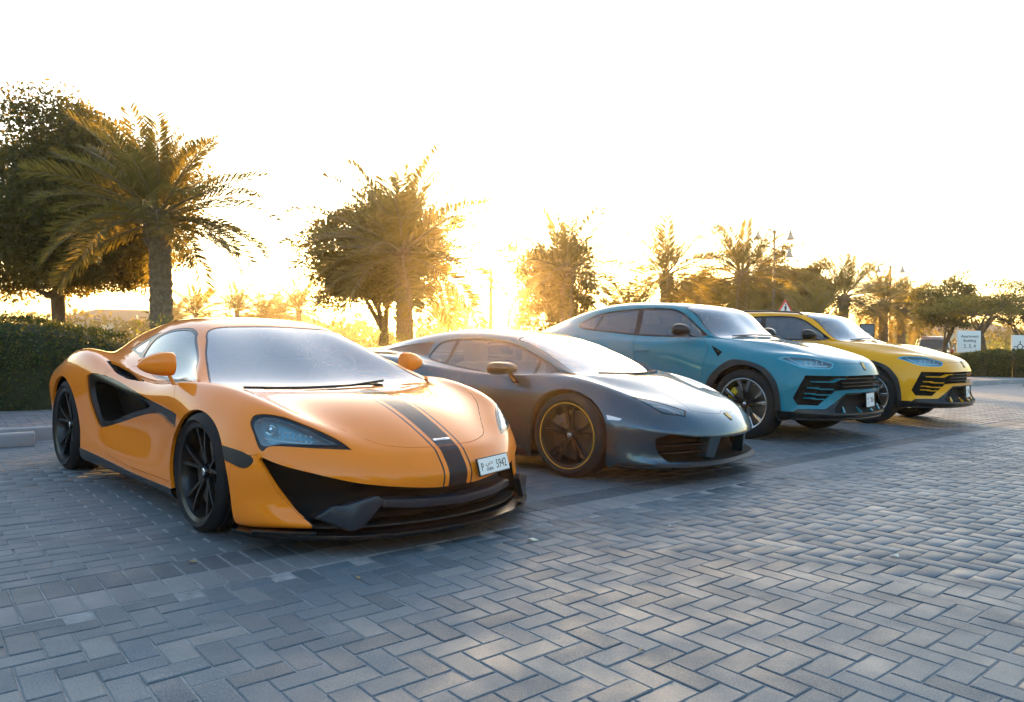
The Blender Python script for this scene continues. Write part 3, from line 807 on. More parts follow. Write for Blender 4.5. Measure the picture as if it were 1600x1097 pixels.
def grow(poly, d):
    """offset a 2D outline outwards"""
    n = len(poly); A = sum(poly[i][0]*poly[(i+1)%n][1]-poly[(i+1)%n][0]*poly[i][1] for i in range(n)); s = 1 if A > 0 else -1; out = []
    for i in range(n):
        a, b, c = poly[i-1], poly[i], poly[(i+1)%n]; t = (c[0]-a[0], c[1]-a[1]); L = math.hypot(*t) or 1
        k = 1.35 if len(b) > 2 else 1
        out.append((b[0]+s*t[1]/L*d*k, b[1]-s*t[0]/L*d*k) + tuple(b[2:]))
    return out
def build_orange():
    car = empty('orange_sports_car', (-1.0, 4.60, 0), R(-45.4))
    tag(car, 'orange sports car with dark bonnet stripe and plate 5942, nearest the camera', 'car', 'cars parked side by side')
    B = Body(*cage(M_ST, M_FC, M_RC, M_NT, M_NS))
    rg = B.region
    ws = half([(-1.03, 0), (-1.022, .27), (-.985, .47), (-.90, .535), (-.843, .555), (-.666, .632), (-.466, .70), (-.30, .752), (-.235, .757), (-.205, .70), (-.205, .45), (-.205, .2)])
    win = [(-.43, .796, 1), (-.68, .788), (-1.074, .798), (-1.42, .847), (-1.60, .895), (-1.655, .945), (-1.62, 1.03), (-1.434, 1.087), (-1.18, 1.102), (-1.02, 1.07), (-.90, 1.01)]
    door = [(-.52, .772, 1), (-.46, .69), (-.42, .58), (-.43, .36), (-.48, .205, 1), (-1.2, .205), (-1.66, .235, 1), (-1.80, .36), (-1.9, .50), (-1.93, .62), (-1.80, .77), (-1.66, .845, 1), (-1.42, .825), (-1.074, .778), (-.72, .768)]
    intake = [(-2.09, .735), (-2.06, .772), (-1.98, .786), (-1.82, .782), (-1.5, .747), (-1.117, .69), (-.772, .645), (-.38, .604, 1), (-.40, .52, 1), (-.56, .545), (-.70, .572), (-.835, .578), (-1.05, .55), (-1.352, .495), (-1.76, .415), (-1.87, .41), (-1.95, .46), (-2.04, .575)]
    cav = [(-1.86, .735), (-1.5, .702), (-1.12, .652), (-.96, .622), (-1.0, .592), (-1.35, .532), (-1.70, .46), (-1.80, .462), (-1.86, .53), (-1.90, .65)]
    archF = [(.385, .02, 1), (.385, .17), (.352, .36), (.27, .50), (.165, .585), (.03, .64), (-.10, .652), (-.22, .62), (-.345, .545), (-.455, .44), (-.49, .32), (-.44, .17), (-.42, .02, 1)]
    archR = [(-2.2, .02, 1), (-2.2, .25), (-2.26, .45), (-2.37, .62), (-2.52, .71), (-2.69, .74), (-2.86, .71), (-3.0, .62), (-3.08, .47), (-3.1, .3), (-3.09, .02, 1)]
    mask = halfF([(0, .292), (.12, .289), (.313, .309), (.522, .341), (.688, .389), (.796, .426), (.855, .462, 1), (.862, .448, 1), (.82, .326), (.75, .205), (.715, .15, 1), (.70, .0, 1)])
    hood = half([(.94, 0), (.924, .166), (.884, .277), (.825, .37), (.723, .445), (.627, .515), (.425, .655), (.136, .752), (-.04, .77), (-.165, .76, 1), (-.168, .40), (-.165, .2)])
    hl = [(.308, .613), (.308, .64), (.2885, .656), (.229, .661), (.1414, .65), (.0509, .62), (-.0474, .583), (-.1478, .538), (-.2185, .494, 1), (-.0686, .5035), (.0544, .511), (.1506, .514), (.19, .506), (.212, .488), (.2376, .505), (.2765, .567)]
    hli = [(.2858, .609), (.2752, .633), (.2299, .647), (.1435, .635), (.0099, .588), (-.0673, .552), (-.150, .518, 1), (-.0431, .5215), (.1195, .524), (.2107, .512), (.2553, .56)]
    skirt = [(-2.25, .225, 1), (-1.2, .178), (-.41, .17, 1), (-.41, .0, 1), (-2.25, .0, 1)]
    mark = [(.28, .497, 1), (.412, .484), (.485, .464), (.512, .437), (.47, .402), (.372, .419), (.31, .43, 1)]
    scoop = [(-1.93, .852, 1), (-1.86, .80), (-1.635, .783), (-1.38, .808), (-1.12, .856, 1), (-1.388, .875), (-1.66, .875)]
    rg('door', door, 'S', thr=.2); rg('skirt', skirt, 'S', thr=.1)
    rg('intake', intake, 'S', thr=.2); rg('cavity', cav, 'S', thr=.2)
    rg('hood', hood, 'T', (0,), thr=.2)
    rg('ws_frame', grow(ws, .012), 'T', (0,), thr=.1); rg('windscreen', ws, 'T', (0,), thr=.1)
    rg('win_frame', grow(win, .016), 'S', thr=.08); rg('window', win, 'S', thr=.08)
    rg('quarter', [(-2.14, .962, 1), (-1.97, 1.018), (-1.757, 1.066), (-1.56, 1.094, 1), (-1.655, 1.03), (-1.685, .95), (-1.655, .90, 1), (-1.85, .93)], 'S', thr=.08)
    rg('quarter_glass', [(-2.03, .968, 1), (-1.93, 1.003), (-1.78, 1.04, 1), (-1.75, .99), (-1.765, .945, 1), (-1.86, .945)], 'S', thr=.08)
    rg('scoop', scoop, 'T', thr=.1)
    rg('mask', mask, 'F', (0,), thr=.12, where=lambda c: c.x > .4)
    rg('corner', [(.70, .0, 1), (.72, .15, 1), (.755, .205), (.825, .326), (.862, .44, 1), (.866, .470, 1), (.905, .462), (.97, .44, 1), (.97, .0, 1)], 'F', thr=-.2, where=lambda c: c.x > .36 and c.z > .1, only={0})
    rg('bezel', hl, 45, thr=.2, where=lambda c: c.x > .2); rg('lens', hli, 45, thr=.2, where=lambda c: c.x > .2)
    rg('mark', mark, 25, per=4) if False else rg('mark', mark, 'S', thr=.1, where=lambda c: c.x > .2)
    rg('archF', archF, 'S', thr=.02, where=lambda c: abs(c.y) > .5); rg('archR', archR, 'S', thr=.02, where=lambda c: abs(c.y) > .5)
    chin = B.names.setdefault(('chin', 0), len(B.names) + 1)
    for f in B.bm.faces:
        c = f.calc_center_median()
        if f[B.tag] == 0 and c.z < .20 and c.x > .43 and abs(c.y) < .74 + .1*(.2-c.z): f[B.tag] = chin
    hb = {B.names[('hood', 0)]}
    stripe = [(.99, -.062, 1), (.99, .062, 1), (-.2, .082, 1), (-.2, -.082, 1)]
    rg('stripe_hood', stripe, 'T', (0,), thr=.1, per=0, only=hb)
    for k, (a, b) in enumerate(((-.098, -.088), (.088, .098))):
        rg('pin_hood%d' % k, [(.99, a, 1), (.99, b, 1), (-.2, b*1.28, 1), (-.2, a*1.28, 1)], 'T', (0,), thr=.1, per=0, only=hb)
    nose = [(-.062, .2, 1), (.062, .2, 1), (.062, .60, 1), (-.062, .60, 1)]
    rg('stripe_nose', nose, 'F', (0,), thr=.1, per=0, only={0}, where=lambda c: c.x > .8)
    for k, (a, b) in enumerate(((-.098, -.088), (.088, .098))):
        rg('pin_nose%d' % k, [(a, .2, 1), (b, .2, 1), (b, .60, 1), (a, .60, 1)], 'F', (0,), thr=.1, per=0, only={0}, where=lambda c: c.x > .8)
    nm = B.names
    o_, nv, bk = MAT['orange'], MAT['navy'], MAT['black']
    fs = [f for f in B.bm.faces if f[B.tag] in (0, nm[('stripe_nose', 0)], nm[('pin_nose0', 0)], nm[('pin_nose1', 0)])]
    B.make(fs, 'body_shell', [o_, nv], car, 0, .02, 0, None, 1, None, {nm[(k, 0)]: 1 for k in ('stripe_nose', 'pin_nose0', 'pin_nose1')})
    B.piece('hood', 0, 'hood', [o_, nv], car, gap=.0035, flange=.02, mats={nm[(k, 0)]: 1 for k in ('stripe_hood', 'pin_hood0', 'pin_hood1')}, extra=('stripe_hood', 'pin_hood0', 'pin_hood1'), label='orange hood with a dark centre stripe')
    B.piece('ws_frame', 0, 'windscreen_seal', MAT['gloss_black'], car, off=-.002)
    B.piece('windscreen', 0, 'windscreen', MAT['windscreen'], car, flange=0, off=-.003)
    B.piece('mask', 0, 'front_grille_cavity', MAT['black_soft'], car, recess=(-.16, 0, .0), shrink=.97)
    B.piece('chin', 0, 'chin_panel', MAT['black'], car, flange=.01)
    for sd in (-1, 1):
        B.piece('door', sd, 'door', o_, car, gap=.003, flange=.02)
        B.tidy('corner', sd); B.piece('corner', sd, 'front_bumper_corner', o_, car, gap=.002, flange=.02)
        B.piece('skirt', sd, 'side_skirt', MAT['gloss_black'], car, off=.006)
        B.piece('intake', sd, 'intake_surround', MAT['gloss_black'], car, off=-.012, flange=.0, label='glossy black scoop in the flank')
        B.piece('cavity', sd, 'intake_duct', MAT['black_soft'], car, recess=(-.10, -sd*.16, 0), shrink=.9)
        B.piece('win_frame', sd, 'window_seal', MAT['gloss_black'], car, off=-.002)
        B.piece('window', sd, 'side_window', MAT['side_glass'], car, flange=0, off=-.005)
        B.piece('quarter', sd, 'rear_quarter_panel', MAT['gloss_black'], car, off=-.003)
        B.piece('quarter_glass', sd, 'quarter_window', MAT['side_glass'], car, off=-.006, flange=0)
        B.piece('scoop', sd, 'shoulder_scoop', MAT['black'], car, recess=(-.02, -sd*.05, -.06), shrink=.85)
        bz = B.piece('bezel', sd, 'headlight', MAT['gloss_black'], car, off=-.004, flange=.03, label='dark teardrop headlamp with rows of small lamps')
        hs = B.piece('lens', sd, 'lamp_housing', MAT['lamp_inner'], bz, recess=(-.05, -sd*.05, 0), shrink=.93)
        B.piece('lens', sd, 'lamp_lens', MAT['lens'], bz, off=-.002, flange=.006)
        # lamp projector and rows of small diodes on the housing floor
        d = Vector((.707, .707*sd, 0)); u = Vector((-.707, .707*sd, 0))
        pr = MB()
        P = u*.195 + Vector((0, 0, .585)); h, n = B.hit(P + d*3, -d)
        pb = MB().lathe([(.001, .014), (.016, .010), (.022, 0), (.026, .004), (.028, -.01), (.02, -.02)], 24, 'z')
        po = pb.build('projector', MAT['chrome'], bz, auto=50); po.matrix_local = surf_mat(h - d*.028, d)
        for row in range(2):
            for k in range(7):
                uu, zz = .145 - .026*k - .008*row, .582 - .004*k - .024*row - .006
                h, n = B.hit(u*uu + Vector((0, 0, zz)) + d*3, -d)
                if h is None: continue
                q = MB().lathe([(.001, .006), (.005, .004), (.0075, -.004)], 10, 'z').build('diode', MAT['led'], bz, smooth=True); q.matrix_local = surf_mat(h - d*.016, d)
        # running light strip along the lower edge
        path = []
        for k in range(9):
            uu, zz = .215 - .03*k, .533 - .001*k + .012*(1-k/8)**2
            h, n = B.hit(u*uu + Vector((0, 0, zz)) + d*3, -d); path.append(h - d*.012)
        MB().tube(path, .0035, 6).build('running_light', MAT['led'], bz, smooth=True)
        B.piece('mark', sd, 'bumper_side_vent', MAT['black'], car, off=.003, flange=.01)
        liner(car, -.05, sd*.925, .40, .50, .27); liner(car, -2.65, sd*.93, .42, .50, .33)
        wheel(car, -.02, sd*.838, .32, .225, .262, 'ten', 0)
        wheel(car, -2.67, sd*.806, .353, .285, .285, 'ten', 0)
        mirror_tear(car, sd, (-.63, .955, .888), o_)
        # lower nose: inner blade and outer fang
        q = MB(); pts = [(.705, .185), (.650, .245), (.61, .250), (.555, .270), (.485, .292), (.46, .262), (.545, .140), (.59, .126)]
        fx = lambda y: 1.045 - .62*max(0, y-.44) - .5*max(0, y-.6)
        V = [(fx(y), sd*y, z) for y, z in pts] + [(fx(y)-.05, sd*y, z-.005) for y, z in pts]; n = len(pts)
        q.add(V, [tuple(range(n)), tuple(range(n, 2*n))[::-1]] + [(i, (i+1)%n, n+(i+1)%n, n+i) for i in range(n)])
        q.build('air_blade', MAT['carbon'], car, bevel=.006, auto=40)
    # centre bar under the nose
    q = MB(); pts = [(-.43, .222), (-.25, .203), (0, .198), (.25, .203), (.43, .222), (.42, .258), (.22, .243), (0, .238), (-.22, .243), (-.42, .258)]
    fx = lambda y: 1.075 - .09*abs(y) - .30*y*y
    V = [(fx(y), y, z) for y, z in pts] + [(fx(y)-.08, y, z+.006) for y, z in pts]; n = len(pts)
    q.add(V, [(0,1,8,9), (1,2,7,8), (2,3,6,7), (3,4,5,6), (10,19,18,11), (11,18,17,12), (12,17,16,13), (13,16,15,14)] + [(i, n+i, n+(i+1)%n, (i+1)%n) for i in range(n)])
    q.build('centre_blade', MAT['carbon'], car, bevel=.004, auto=40)
    MB().prism(half([(1.115, 0), (1.10, .2), (1.05, .40), (.96, .57), (.84, .72), (.70, .845), (.58, .915), (.42, .945), (.40, .80), (.55, .5), (.6, .2)]), .082, .104).build('front_splitter', MAT['gloss_black'], car, bevel=.004, auto=30)
    for sd in (-1, 1):     # turned-up splitter ends
        MB().prism([(.84, sd*.715), (.73, sd*.825), (.60, sd*.92), (.575, sd*.915), (.71, sd*.80), (.82, sd*.70)], .10, .122).build('splitter_end', MAT['gloss_black'], car, bevel=.006, auto=30)
    wiper(car, B, [(-.16, -.50), (-.18, -.2), (-.20, .12), (-.27, .42)])
    wiper(car, B, [(-.18, .0), (-.165, -.3), (-.17, -.62)], 'wiper')
    p, n = B.hit((.89, .0, 3), (0, 0, -1))
    bd = MB().box((-.055, -.0085, 0), (.055, .0085, .003), .002).build('badge', MAT['chrome'], car); bd.matrix_local = surf_mat(p, n, (0, .0, 1)) @ Matrix.Translation((0, 0, 0))
    text_obj('badge_lettering', 'McLaren', .017, MAT['plate_ink'], bd, Matrix.Translation((0, 0, .0032)), extrude=.0004)
    p, n = B.hit((3, .27, .362), (-1, 0, 0))
    number_plate(car, surf_mat(p + n*.016, n), .30, .085, [('plate_letter', 'P', .062, -.122, -.004, .8), ('plate_city', 'DUBAI', .024, -.052, -.020, .95), ('plate_city_arabic', '\ufef2\ufe91\ufea9', .034, -.05, .016, 1.5), ('plate_number', '5942', .068, .072, -.004, .82)])
    cabin(car, -.45, -1.95, .25, .76, .68, 1.1, [(-1.42, -.37, .28, .62), (-1.42, .37, .28, .62)], (-.82, .37, .80), (-.24, -.72, .76))
    m = MB().box((-1.04, -.10, 1.06), (-1.0, .10, 1.105), .012).build('rear_view_mirror', MAT['black'], car, auto=50)
    MB().prism([(-3.46, .25), (-3.30, .16), (-2.95, .14), (-2.95, .30), (-3.40, .42)], -.80, .80, 'y').build('rear_diffuser', MAT['black'], car)
    MB().box((-3.475, -.72, .62), (-3.43, .72, .70), .02).build('tail_light_bar', MAT['tail_red'], car, auto=50)
    return car
build_orange()
# ---------------------------------------------------------------- low grey-teal sports car
L_ST=[
S(.43,(.86,0,.515),(.845,.20,.52),(.79,.42,.535),(.72,.56,.555),(.60,.69,.585),(.43,.80,.63),(.44,.90,.52),(.43,.94,.40),(.43,.945,.27),(.43,.93,.13)),
S(.13,(.50,0,.67),(.49,.25,.67),(.44,.46,.665),(.36,.60,.675),(.27,.70,.70),(.16,.81,.735),(.915,.64),(.945,.50),(.945,.30),(.93,.13)),
S(-.12,(.20,0,.775),(.18,.27,.775),(.12,.50,.775),(.05,.63,.775),(-.02,.72,.78),(-.12,.815,.785),(.92,.70),(.95,.55),(.95,.30),(.93,.13)),
S(-.42,(.02,0,.80),(.0,.34,.80),(-.10,.68,.805),(-.16,.73,.805),(-.25,.79,.795),(-.38,.855,.785),(.915,.69),(.94,.54),(.94,.30),(.92,.13)),
S(-.75,(-.33,0,.955),(-.33,.30,.95),(-.37,.615,.925),(-.48,.71,.87),(-.62,.81,.785),(.87,.77),(.92,.67),(.935,.52),(.94,.30),(.92,.13)),
S(-1.10,(-.86,0,1.132),(-.86,.27,1.127),(-.88,.50,1.09),(-1.0,.645,.975),(-1.08,.79,.80),(.872,.785),(.925,.68),(.935,.52),(.94,.30),(.92,.13)),
S(-1.45,(0,1.182),(.27,1.175),(.50,1.14),(.63,1.01),(.77,.84),(.875,.815),(.935,.70),(.94,.52),(.94,.30),(.92,.13)),
S(-1.85,(0,1.178),(.26,1.17),(.48,1.135),(.60,1.02),(.73,.90),(.88,.86),(.945,.73),(.95,.52),(.95,.30),(.93,.13)),
S(-2.25,(0,1.12),(.25,1.115),(.46,1.085),(.56,1.02),(.70,.94),(.87,.905),(.955,.76),(.96,.52),(.955,.30),(.93,.14)),
S(-2.65,(0,1.06),(.24,1.05),(.43,1.02),(.54,.98),(.68,.935),(.86,.915),(.955,.76),(.96,.52),(.955,.31),(.92,.16)),
S(-3.05,(0,.995),(.22,.99),(.40,.975),(.52,.955),(.66,.93),(.83,.89),(.93,.74),(.94,.52),(.92,.34),(.88,.2)),
S(-3.40,(0,.95),(.22,.945),(.40,.93),(.52,.915),(.64,.895),(.78,.84),(.87,.70),(.88,.53),(.85,.36),(.80,.24)),
]
L_FC=[[(.990,0,.352),(.975,.21,.356),(.925,.43,.366),(.848,.615,.388),(.72,.785,.43)],
      [(.945,0,.318),(.935,.22,.320),(.885,.45,.326),(.812,.63,.342),(.70,.795,.355)],
      [(.945,0,.19),(.935,.23,.19),(.885,.46,.19),(.80,.645,.19),(.672,.785,.20)]]
L_RC=[[(-3.47,0,.76),(-3.47,.2,.76),(-3.46,.38,.76),(-3.45,.5,.755),(-3.44,.64,.75)],
      [(-3.48,0,.58),(-3.48,.2,.58),(-3.47,.38,.58),(-3.46,.5,.575),(-3.45,.64,.57)],
      [(-3.45,0,.4),(-3.45,.2,.4),(-3.44,.38,.4),(-3.43,.5,.4),(-3.42,.62,.4)]]
L_NT,L_NS=5,4
def build_grey():
    car = empty('grey_teal_sports_car', (1.035, 6.45, 0), R(-39.5))
    tag(car, 'low wedge-shaped dark grey-teal sports car with yellow rings on black wheels', 'car', 'cars parked side by side')
    B = Body(*cage(L_ST, L_FC, L_RC, L_NT, L_NS)); rg = B.region
    pm = MAT['grey_teal']
    ws = half([(-.80, 0), (-.81, .30), (-.835, .50), (-.72, .525), (-.60, .553), (-.40, .608), (-.25, .65), (-.125, .682), (-.09, .665), (-.02, .56), (.07, .38), (.11, .2), (.12, 0)])
    win = [(-.235, .822, 1), (-.40, .792), (-.70, .79), (-.976, .797), (-1.261, .825), (-1.512, .857), (-1.72, .893), (-1.785, .925), (-1.77, 1.0), (-1.70, 1.047), (-1.514, 1.07), (-1.231, 1.073), (-1.018, 1.055), (-.797, 1.016), (-.552, .937), (-.38, .876)]
    door = [(-.42, .775, 1), (-.385, .70), (-.365, .55), (-.40, .30), (-.46, .20, 1), (-1.40, .20, 1), (-1.55, .42), (-1.60, .62), (-1.56, .82, 1), (-1.261, .80), (-.976, .775), (-.70, .768)]
    archF = [(.36, .02, 1), (.365, .2), (.367, .37), (.335, .49), (.25, .585), (.13, .655), (-.03, .69), (-.18, .665), (-.28, .60), (-.345, .49), (-.365, .35), (-.37, .02, 1)]
    archR = [(-2.24, .02, 1), (-2.24, .22), (-2.26, .40), (-2.32, .54), (-2.44, .655), (-2.62, .70), (-2.80, .66), (-2.92, .54), (-2.98, .40), (-3.0, .22), (-3.0, .02, 1)]
    hl = [(.449, .757, 1), (.523, .655), (.669, .555), (.77, .472, 1), (.80, .54, 1), (.709, .668), (.663, .70), (.547, .727)]
    hli = [(.49, .735, 1), (.54, .663), (.669, .572), (.762, .495, 1), (.785, .54, 1), (.70, .655), (.655, .685), (.555, .71)]
    mask = halfF([(0, .334), (.21, .338), (.42, .349), (.60, .366), (.735, .39, 1), (.80, .355, 1), (.765, .25), (.715, .175, 1), (.5, .17), (.28, .17), (0, .168)])
    hood = half([(.857, 0), (.855, .04, 1), (.876, .085, 1), (.868, .14), (.84, .28), (.785, .42, 1), (.735, .395), (.533, .345), (.30, .29), (.165, .255, 1), (.175, .12)])
    rg('door', door, 'S', thr=.15); rg('hood', hood, 'T', (0,), thr=.2)
    rg('ws_frame', grow(ws, .012), 'T', (0,), thr=.1); rg('windscreen', ws, 'T', (0,), thr=.1)
    rg('win_frame', grow(win, .014), 'S', thr=.06); rg('window', win, 'S', thr=.06)
    rg('split1', [(-1.50, .80, 1), (-1.535, .80, 1), (-1.535, 1.09, 1), (-1.50, 1.09, 1)], 'S', thr=.06, per=0, only={B.names[('window', -1)], B.names[('window', 1)]})
    rg('split2', [(-.475, 1.0, 1), (-.50, 1.0, 1), (-.455, .76, 1), (-.43, .76, 1)], 'S', thr=.06, per=0, only={B.names[('window', -1)], B.names[('window', 1)]})
    rg('vent', [(-2.55, .97, 1), (-2.22, 1.018), (-1.84, 1.055, 1), (-1.845, .97), (-1.82, .915, 1), (-2.0, .93), (-2.3, .95)], 'S', thr=.06)
    rg('mask', mask, 'F', (0,), thr=.05, where=lambda c: c.x > .45)
    rg('bezel', hl, 'T', thr=.1, where=lambda c: c.x > .3); rg('lens', hli, 'T', thr=.1, where=lambda c: c.x > .3)
    rg('mark', [(.35, .512, 1), (.468, .490, 1), (.456, .476, 1), (.365, .478, 1)], 'S', thr=.1, per=0, where=lambda c: c.x > .2)
    rg('side_intake', [(-1.72, .24, 1), (-1.80, .42), (-1.90, .60), (-2.05, .74, 1), (-2.12, .66), (-2.16, .45), (-2.18, .26, 1)], 'S', thr=.1)
    rg('archF', archF, 'S', thr=.02, where=lambda c: abs(c.y) > .5); rg('archR', archR, 'S', thr=.02, where=lambda c: abs(c.y) > .5)
    for sd in (-1, 1): B.tidy('win_frame', sd)
    chin = B.names.setdefault(('chin', 0), len(B.names) + 1); skt = {sd: B.names.setdefault(('skirt', sd), len(B.names) + 1) for sd in (-1, 1)}
    for f in B.bm.faces:
        c = f.calc_center_median()
        if f[B.tag] == 0 and c.z < .168 and c.x > .45: f[B.tag] = chin
    rg('skirt', [(-.40, .0, 1), (-.40, .185, 1), (-2.2, .20, 1), (-2.2, .0, 1)], 'S', thr=.1, per=0)
    B.piece(None, 0, 'body_shell', pm, car, flange=.02)
    B.piece('hood', 0, 'hood', pm, car, gap=.003, flange=.02)
    B.piece('ws_frame', 0, 'windscreen_seal', MAT['gloss_black'], car, off=-.002)
    B.piece('windscreen', 0, 'windscreen', MAT['windscreen'], car, flange=0, off=-.003)
    B.piece('mask', 0, 'front_grille_cavity', MAT['black_soft'], car, recess=(-.14, 0, 0), shrink=.97)
    B.piece('chin', 0, 'chin_panel', MAT['black'], car, flange=.01)
    for sd in (-1, 1):
        B.piece('door', sd, 'door', pm, car, gap=.003, flange=.02)
        B.piece('skirt', sd, 'side_skirt', MAT['black'], car, off=.004)
        B.piece('side_intake', sd, 'side_intake', MAT['black_soft'], car, recess=(-.05, -sd*.12, 0), shrink=.9)
        B.piece('win_frame', sd, 'window_seal', MAT['gloss_black'], car, off=-.001); B.piece('split1', sd, 'window_divider', MAT['gloss_black'], car, off=-.001); B.piece('split2', sd, 'window_divider', MAT['gloss_black'], car, off=-.001)
        B.piece('window', sd, 'side_window', MAT['side_glass'], car, flange=0, off=-.005)
        B.piece('vent', sd, 'engine_vent', MAT['black'], car, off=-.006)
        bz = B.piece('bezel', sd, 'headlight', MAT['gloss_black'], car, off=-.002, flange=.02)
        B.piece('lens', sd, 'lamp_housing', MAT['lamp_inner'], bz, recess=(-.02, 0, -.05), shrink=.93)
        B.piece('lens', sd, 'lamp_lens', MAT['lens'], bz, off=-.001, flange=.006)
        for k in range(2):
            path = []
            for t in np.linspace(0, 1, 6):
                x = .60 + .14*t + .02*k; y = .655 - .095*t - .03*k + .03*abs(t-.5)
                h, n = B.hit((x, sd*y, 3), (0, 0, -1)); path.append(h - n*.012)
            MB().tube(path, .005, 6).build('running_light', MAT['led'], bz, smooth=True)
        B.piece('mark', sd, 'side_marker', MAT['plate'], car, off=.002, flange=.008)
        liner(car, 0, sd*.925, .39, .50, .31); liner(car, -2.62, sd*.94, .40, .50, .32)
        wheel(car, 0, sd*.835, .327, .245, .252, 'fork', 0, 'steel')
        wheel(car, -2.62, sd*.81, .348, .305, .252, 'fork', 0, 'steel')
        mirror_pod(car, sd, (-.60, 1.0, .835), (.16, .160, .058), MAT['piano_black'], [(-.60, .93, .80), (-.575, .91, .755), (-.54, .90, .70)], stalk_w=.035)
        # body-coloured fin between the front intakes, and slats
        fx = lambda y: .985 - .05*abs(y) - .36*y*y
        V = []
        for y, z in ((.225, .335), (.345, .345), (.36, .19), (.275, .172)): V.append((fx(y)-.012 - (.02 if z < .3 else 0), sd*y, z))
        V += [(v[0]-.09, v[1], v[2]) for v in V]
        MB().add(V, [(0,1,2,3), (7,6,5,4), (0,4,5,1), (1,5,6,2), (2,6,7,3), (3,7,4,0)]).build('intake_fin', MAT['teal'] if False else pm, car, bevel=.004)
        for z in (.30, .245):
            pts = [(fx(y)-.035, sd*y, z) for y in np.linspace(.36, .745, 6)]
            V = [p for p in pts] + [(p[0]-.05, p[1], p[2]+.004) for p in pts] + [(p[0], p[1], p[2]-.010) for p in pts]
            F = [(i, i+1, 7+i, 6+i) for i in range(5)] + [(i, 12+i, 13+i, i+1) for i in range(5)] + [(12+i, 6+i, 7+i, 13+i) for i in range(5)]
            mesh_obj('intake_slat', V, F, MAT['gloss_black'], car)
    MB().prism(half([(.985, 0), (.975, .2), (.935, .42), (.87, .58), (.79, .72), (.70, .83), (.50, .93), (.42, .95), (.42, .80), (.55, .5), (.6, .2)]), .128, .146).build('front_splitter', MAT['gloss_black'], car, bevel=.004, auto=30)
    lip = half([(.992, 0), (.982, .2), (.942, .42), (.877, .58), (.80, .72), (.795, .715), (.87, .573), (.935, .412), (.974, .2), (.984, 0)])
    wiper(car, B, [(.10, -.2), (.09, .1), (.02, .42)]); wiper(car, B, [(.095, .12), (.10, -.15), (.0, -.5)])
    h, n = B.hit((.905, 0, 3), (0, 0, -1))
    bd = MB().prism([(-.03, .04), (.03, .04), (.028, -.01), (.018, -.03), (0, -.042), (-.018, -.03), (-.028, -.01)], 0, .004).build('shield_badge', MAT['plate_ink'], car, bevel=.001); bd.matrix_local = surf_mat(h, n)
    q = MB().prism([(-.024, .034), (.024, .034), (.022, -.008), (.014, -.024), (0, -.034), (-.014, -.024), (-.022, -.008)], .004, .0048).build('badge_emblem', MAT['yellow_line'], bd)
    cabin(car, -.30, -1.75, .22, .76, .70, 1.08, [(-1.30, -.37, .25, .62), (-1.30, .37, .25, .62)], (-.66, .37, .78), (.02, -.55, .755))
    MB().prism([(-3.47, .26), (-3.30, .16), (-2.95, .14), (-2.95, .30), (-3.42, .42)], -.80, .80, 'y').build('rear_diffuser', MAT['black'], car)
    for sd in (-1, 1): MB().box((-3.49, sd*.62-.14, .66), (-3.43, sd*.62+.14, .72), .015).build('tail_light', MAT['tail_red'], car, auto=50)
    return car
build_grey()
# ---------------------------------------------------------------- two large coupe SUVs
U_ST=[
S(.46,(.87,0,.90),(.86,.25,.90),(.79,.49,.91),(.715,.61,.925),(.62,.745,.935),(.46,.875,.90),(.45,.95,.75),(.44,.985,.57),(.44,.985,.40),(.44,.96,.26)),
S(.20,(.55,0,1.0),(.54,.28,1.005),(.48,.53,1.015),(.42,.66,1.0),(.34,.78,.985),(.90,.955),(.975,.82),(1.0,.62),(1.0,.42),(.97,.27)),
S(-.10,(.10,0,1.10),(.10,.30,1.105),(.06,.57,1.11),(.01,.70,1.085),(-.04,.81,1.05),(.92,1.0),(.985,.86),(1.005,.63),(1.0,.42),(.97,.27)),
S(-.60,(-.30,0,1.175),(-.32,.36,1.175),(-.48,.745,1.165),(-.53,.79,1.155),(-.57,.84,1.14),(.93,1.075),(.985,.90),(.985,.65),(.985,.42),(.97,.28)),
S(-.95,(-.62,0,1.41),(-.63,.34,1.405),(-.73,.685,1.365),(-.80,.76,1.28),(-.90,.835,1.16),(.94,1.09),(.98,.92),(.965,.65),(.985,.42),(.97,.28)),
S(-1.30,(-.95,0,1.575),(-.97,.31,1.57),(-1.03,.60,1.535),(-1.15,.715,1.40),(.835,1.165),(.95,1.095),(.985,.92),(.965,.65),(.985,.42),(.97,.28)),
S(-1.85,(0,1.645),(.31,1.638),(.59,1.595),(.705,1.43),(.84,1.20),(.955,1.105),(.99,.92),(.97,.65),(.985,.42),(.97,.28)),
S(-2.5,(0,1.615),(.30,1.61),(.56,1.56),(.69,1.43),(.835,1.26),(.965,1.14),(1.0,.94),(.99,.65),(.99,.42),(.97,.28)),
S(-3.0,(0,1.52),(.28,1.515),(.52,1.465),(.655,1.38),(.81,1.28),(.965,1.16),(1.005,.96),(1.005,.65),(1.0,.42),(.97,.28)),
S(-3.5,(0,1.36),(.27,1.355),(.48,1.33),(.62,1.28),(.79,1.21),(.935,1.13),(.99,.95),(.995,.65),(.98,.44),(.95,.3)),
S(-3.88,(0,1.23),(.26,1.225),(.46,1.21),(.60,1.17),(.75,1.13),(.88,1.06),(.95,.92),(.96,.66),(.94,.46),(.91,.32)),
S(-4.05,(0,1.12),(.25,1.115),(.45,1.10),(.58,1.07),(.70,1.04),(.82,.98),(.88,.86),(.90,.66),(.88,.48),(.85,.36)),
]
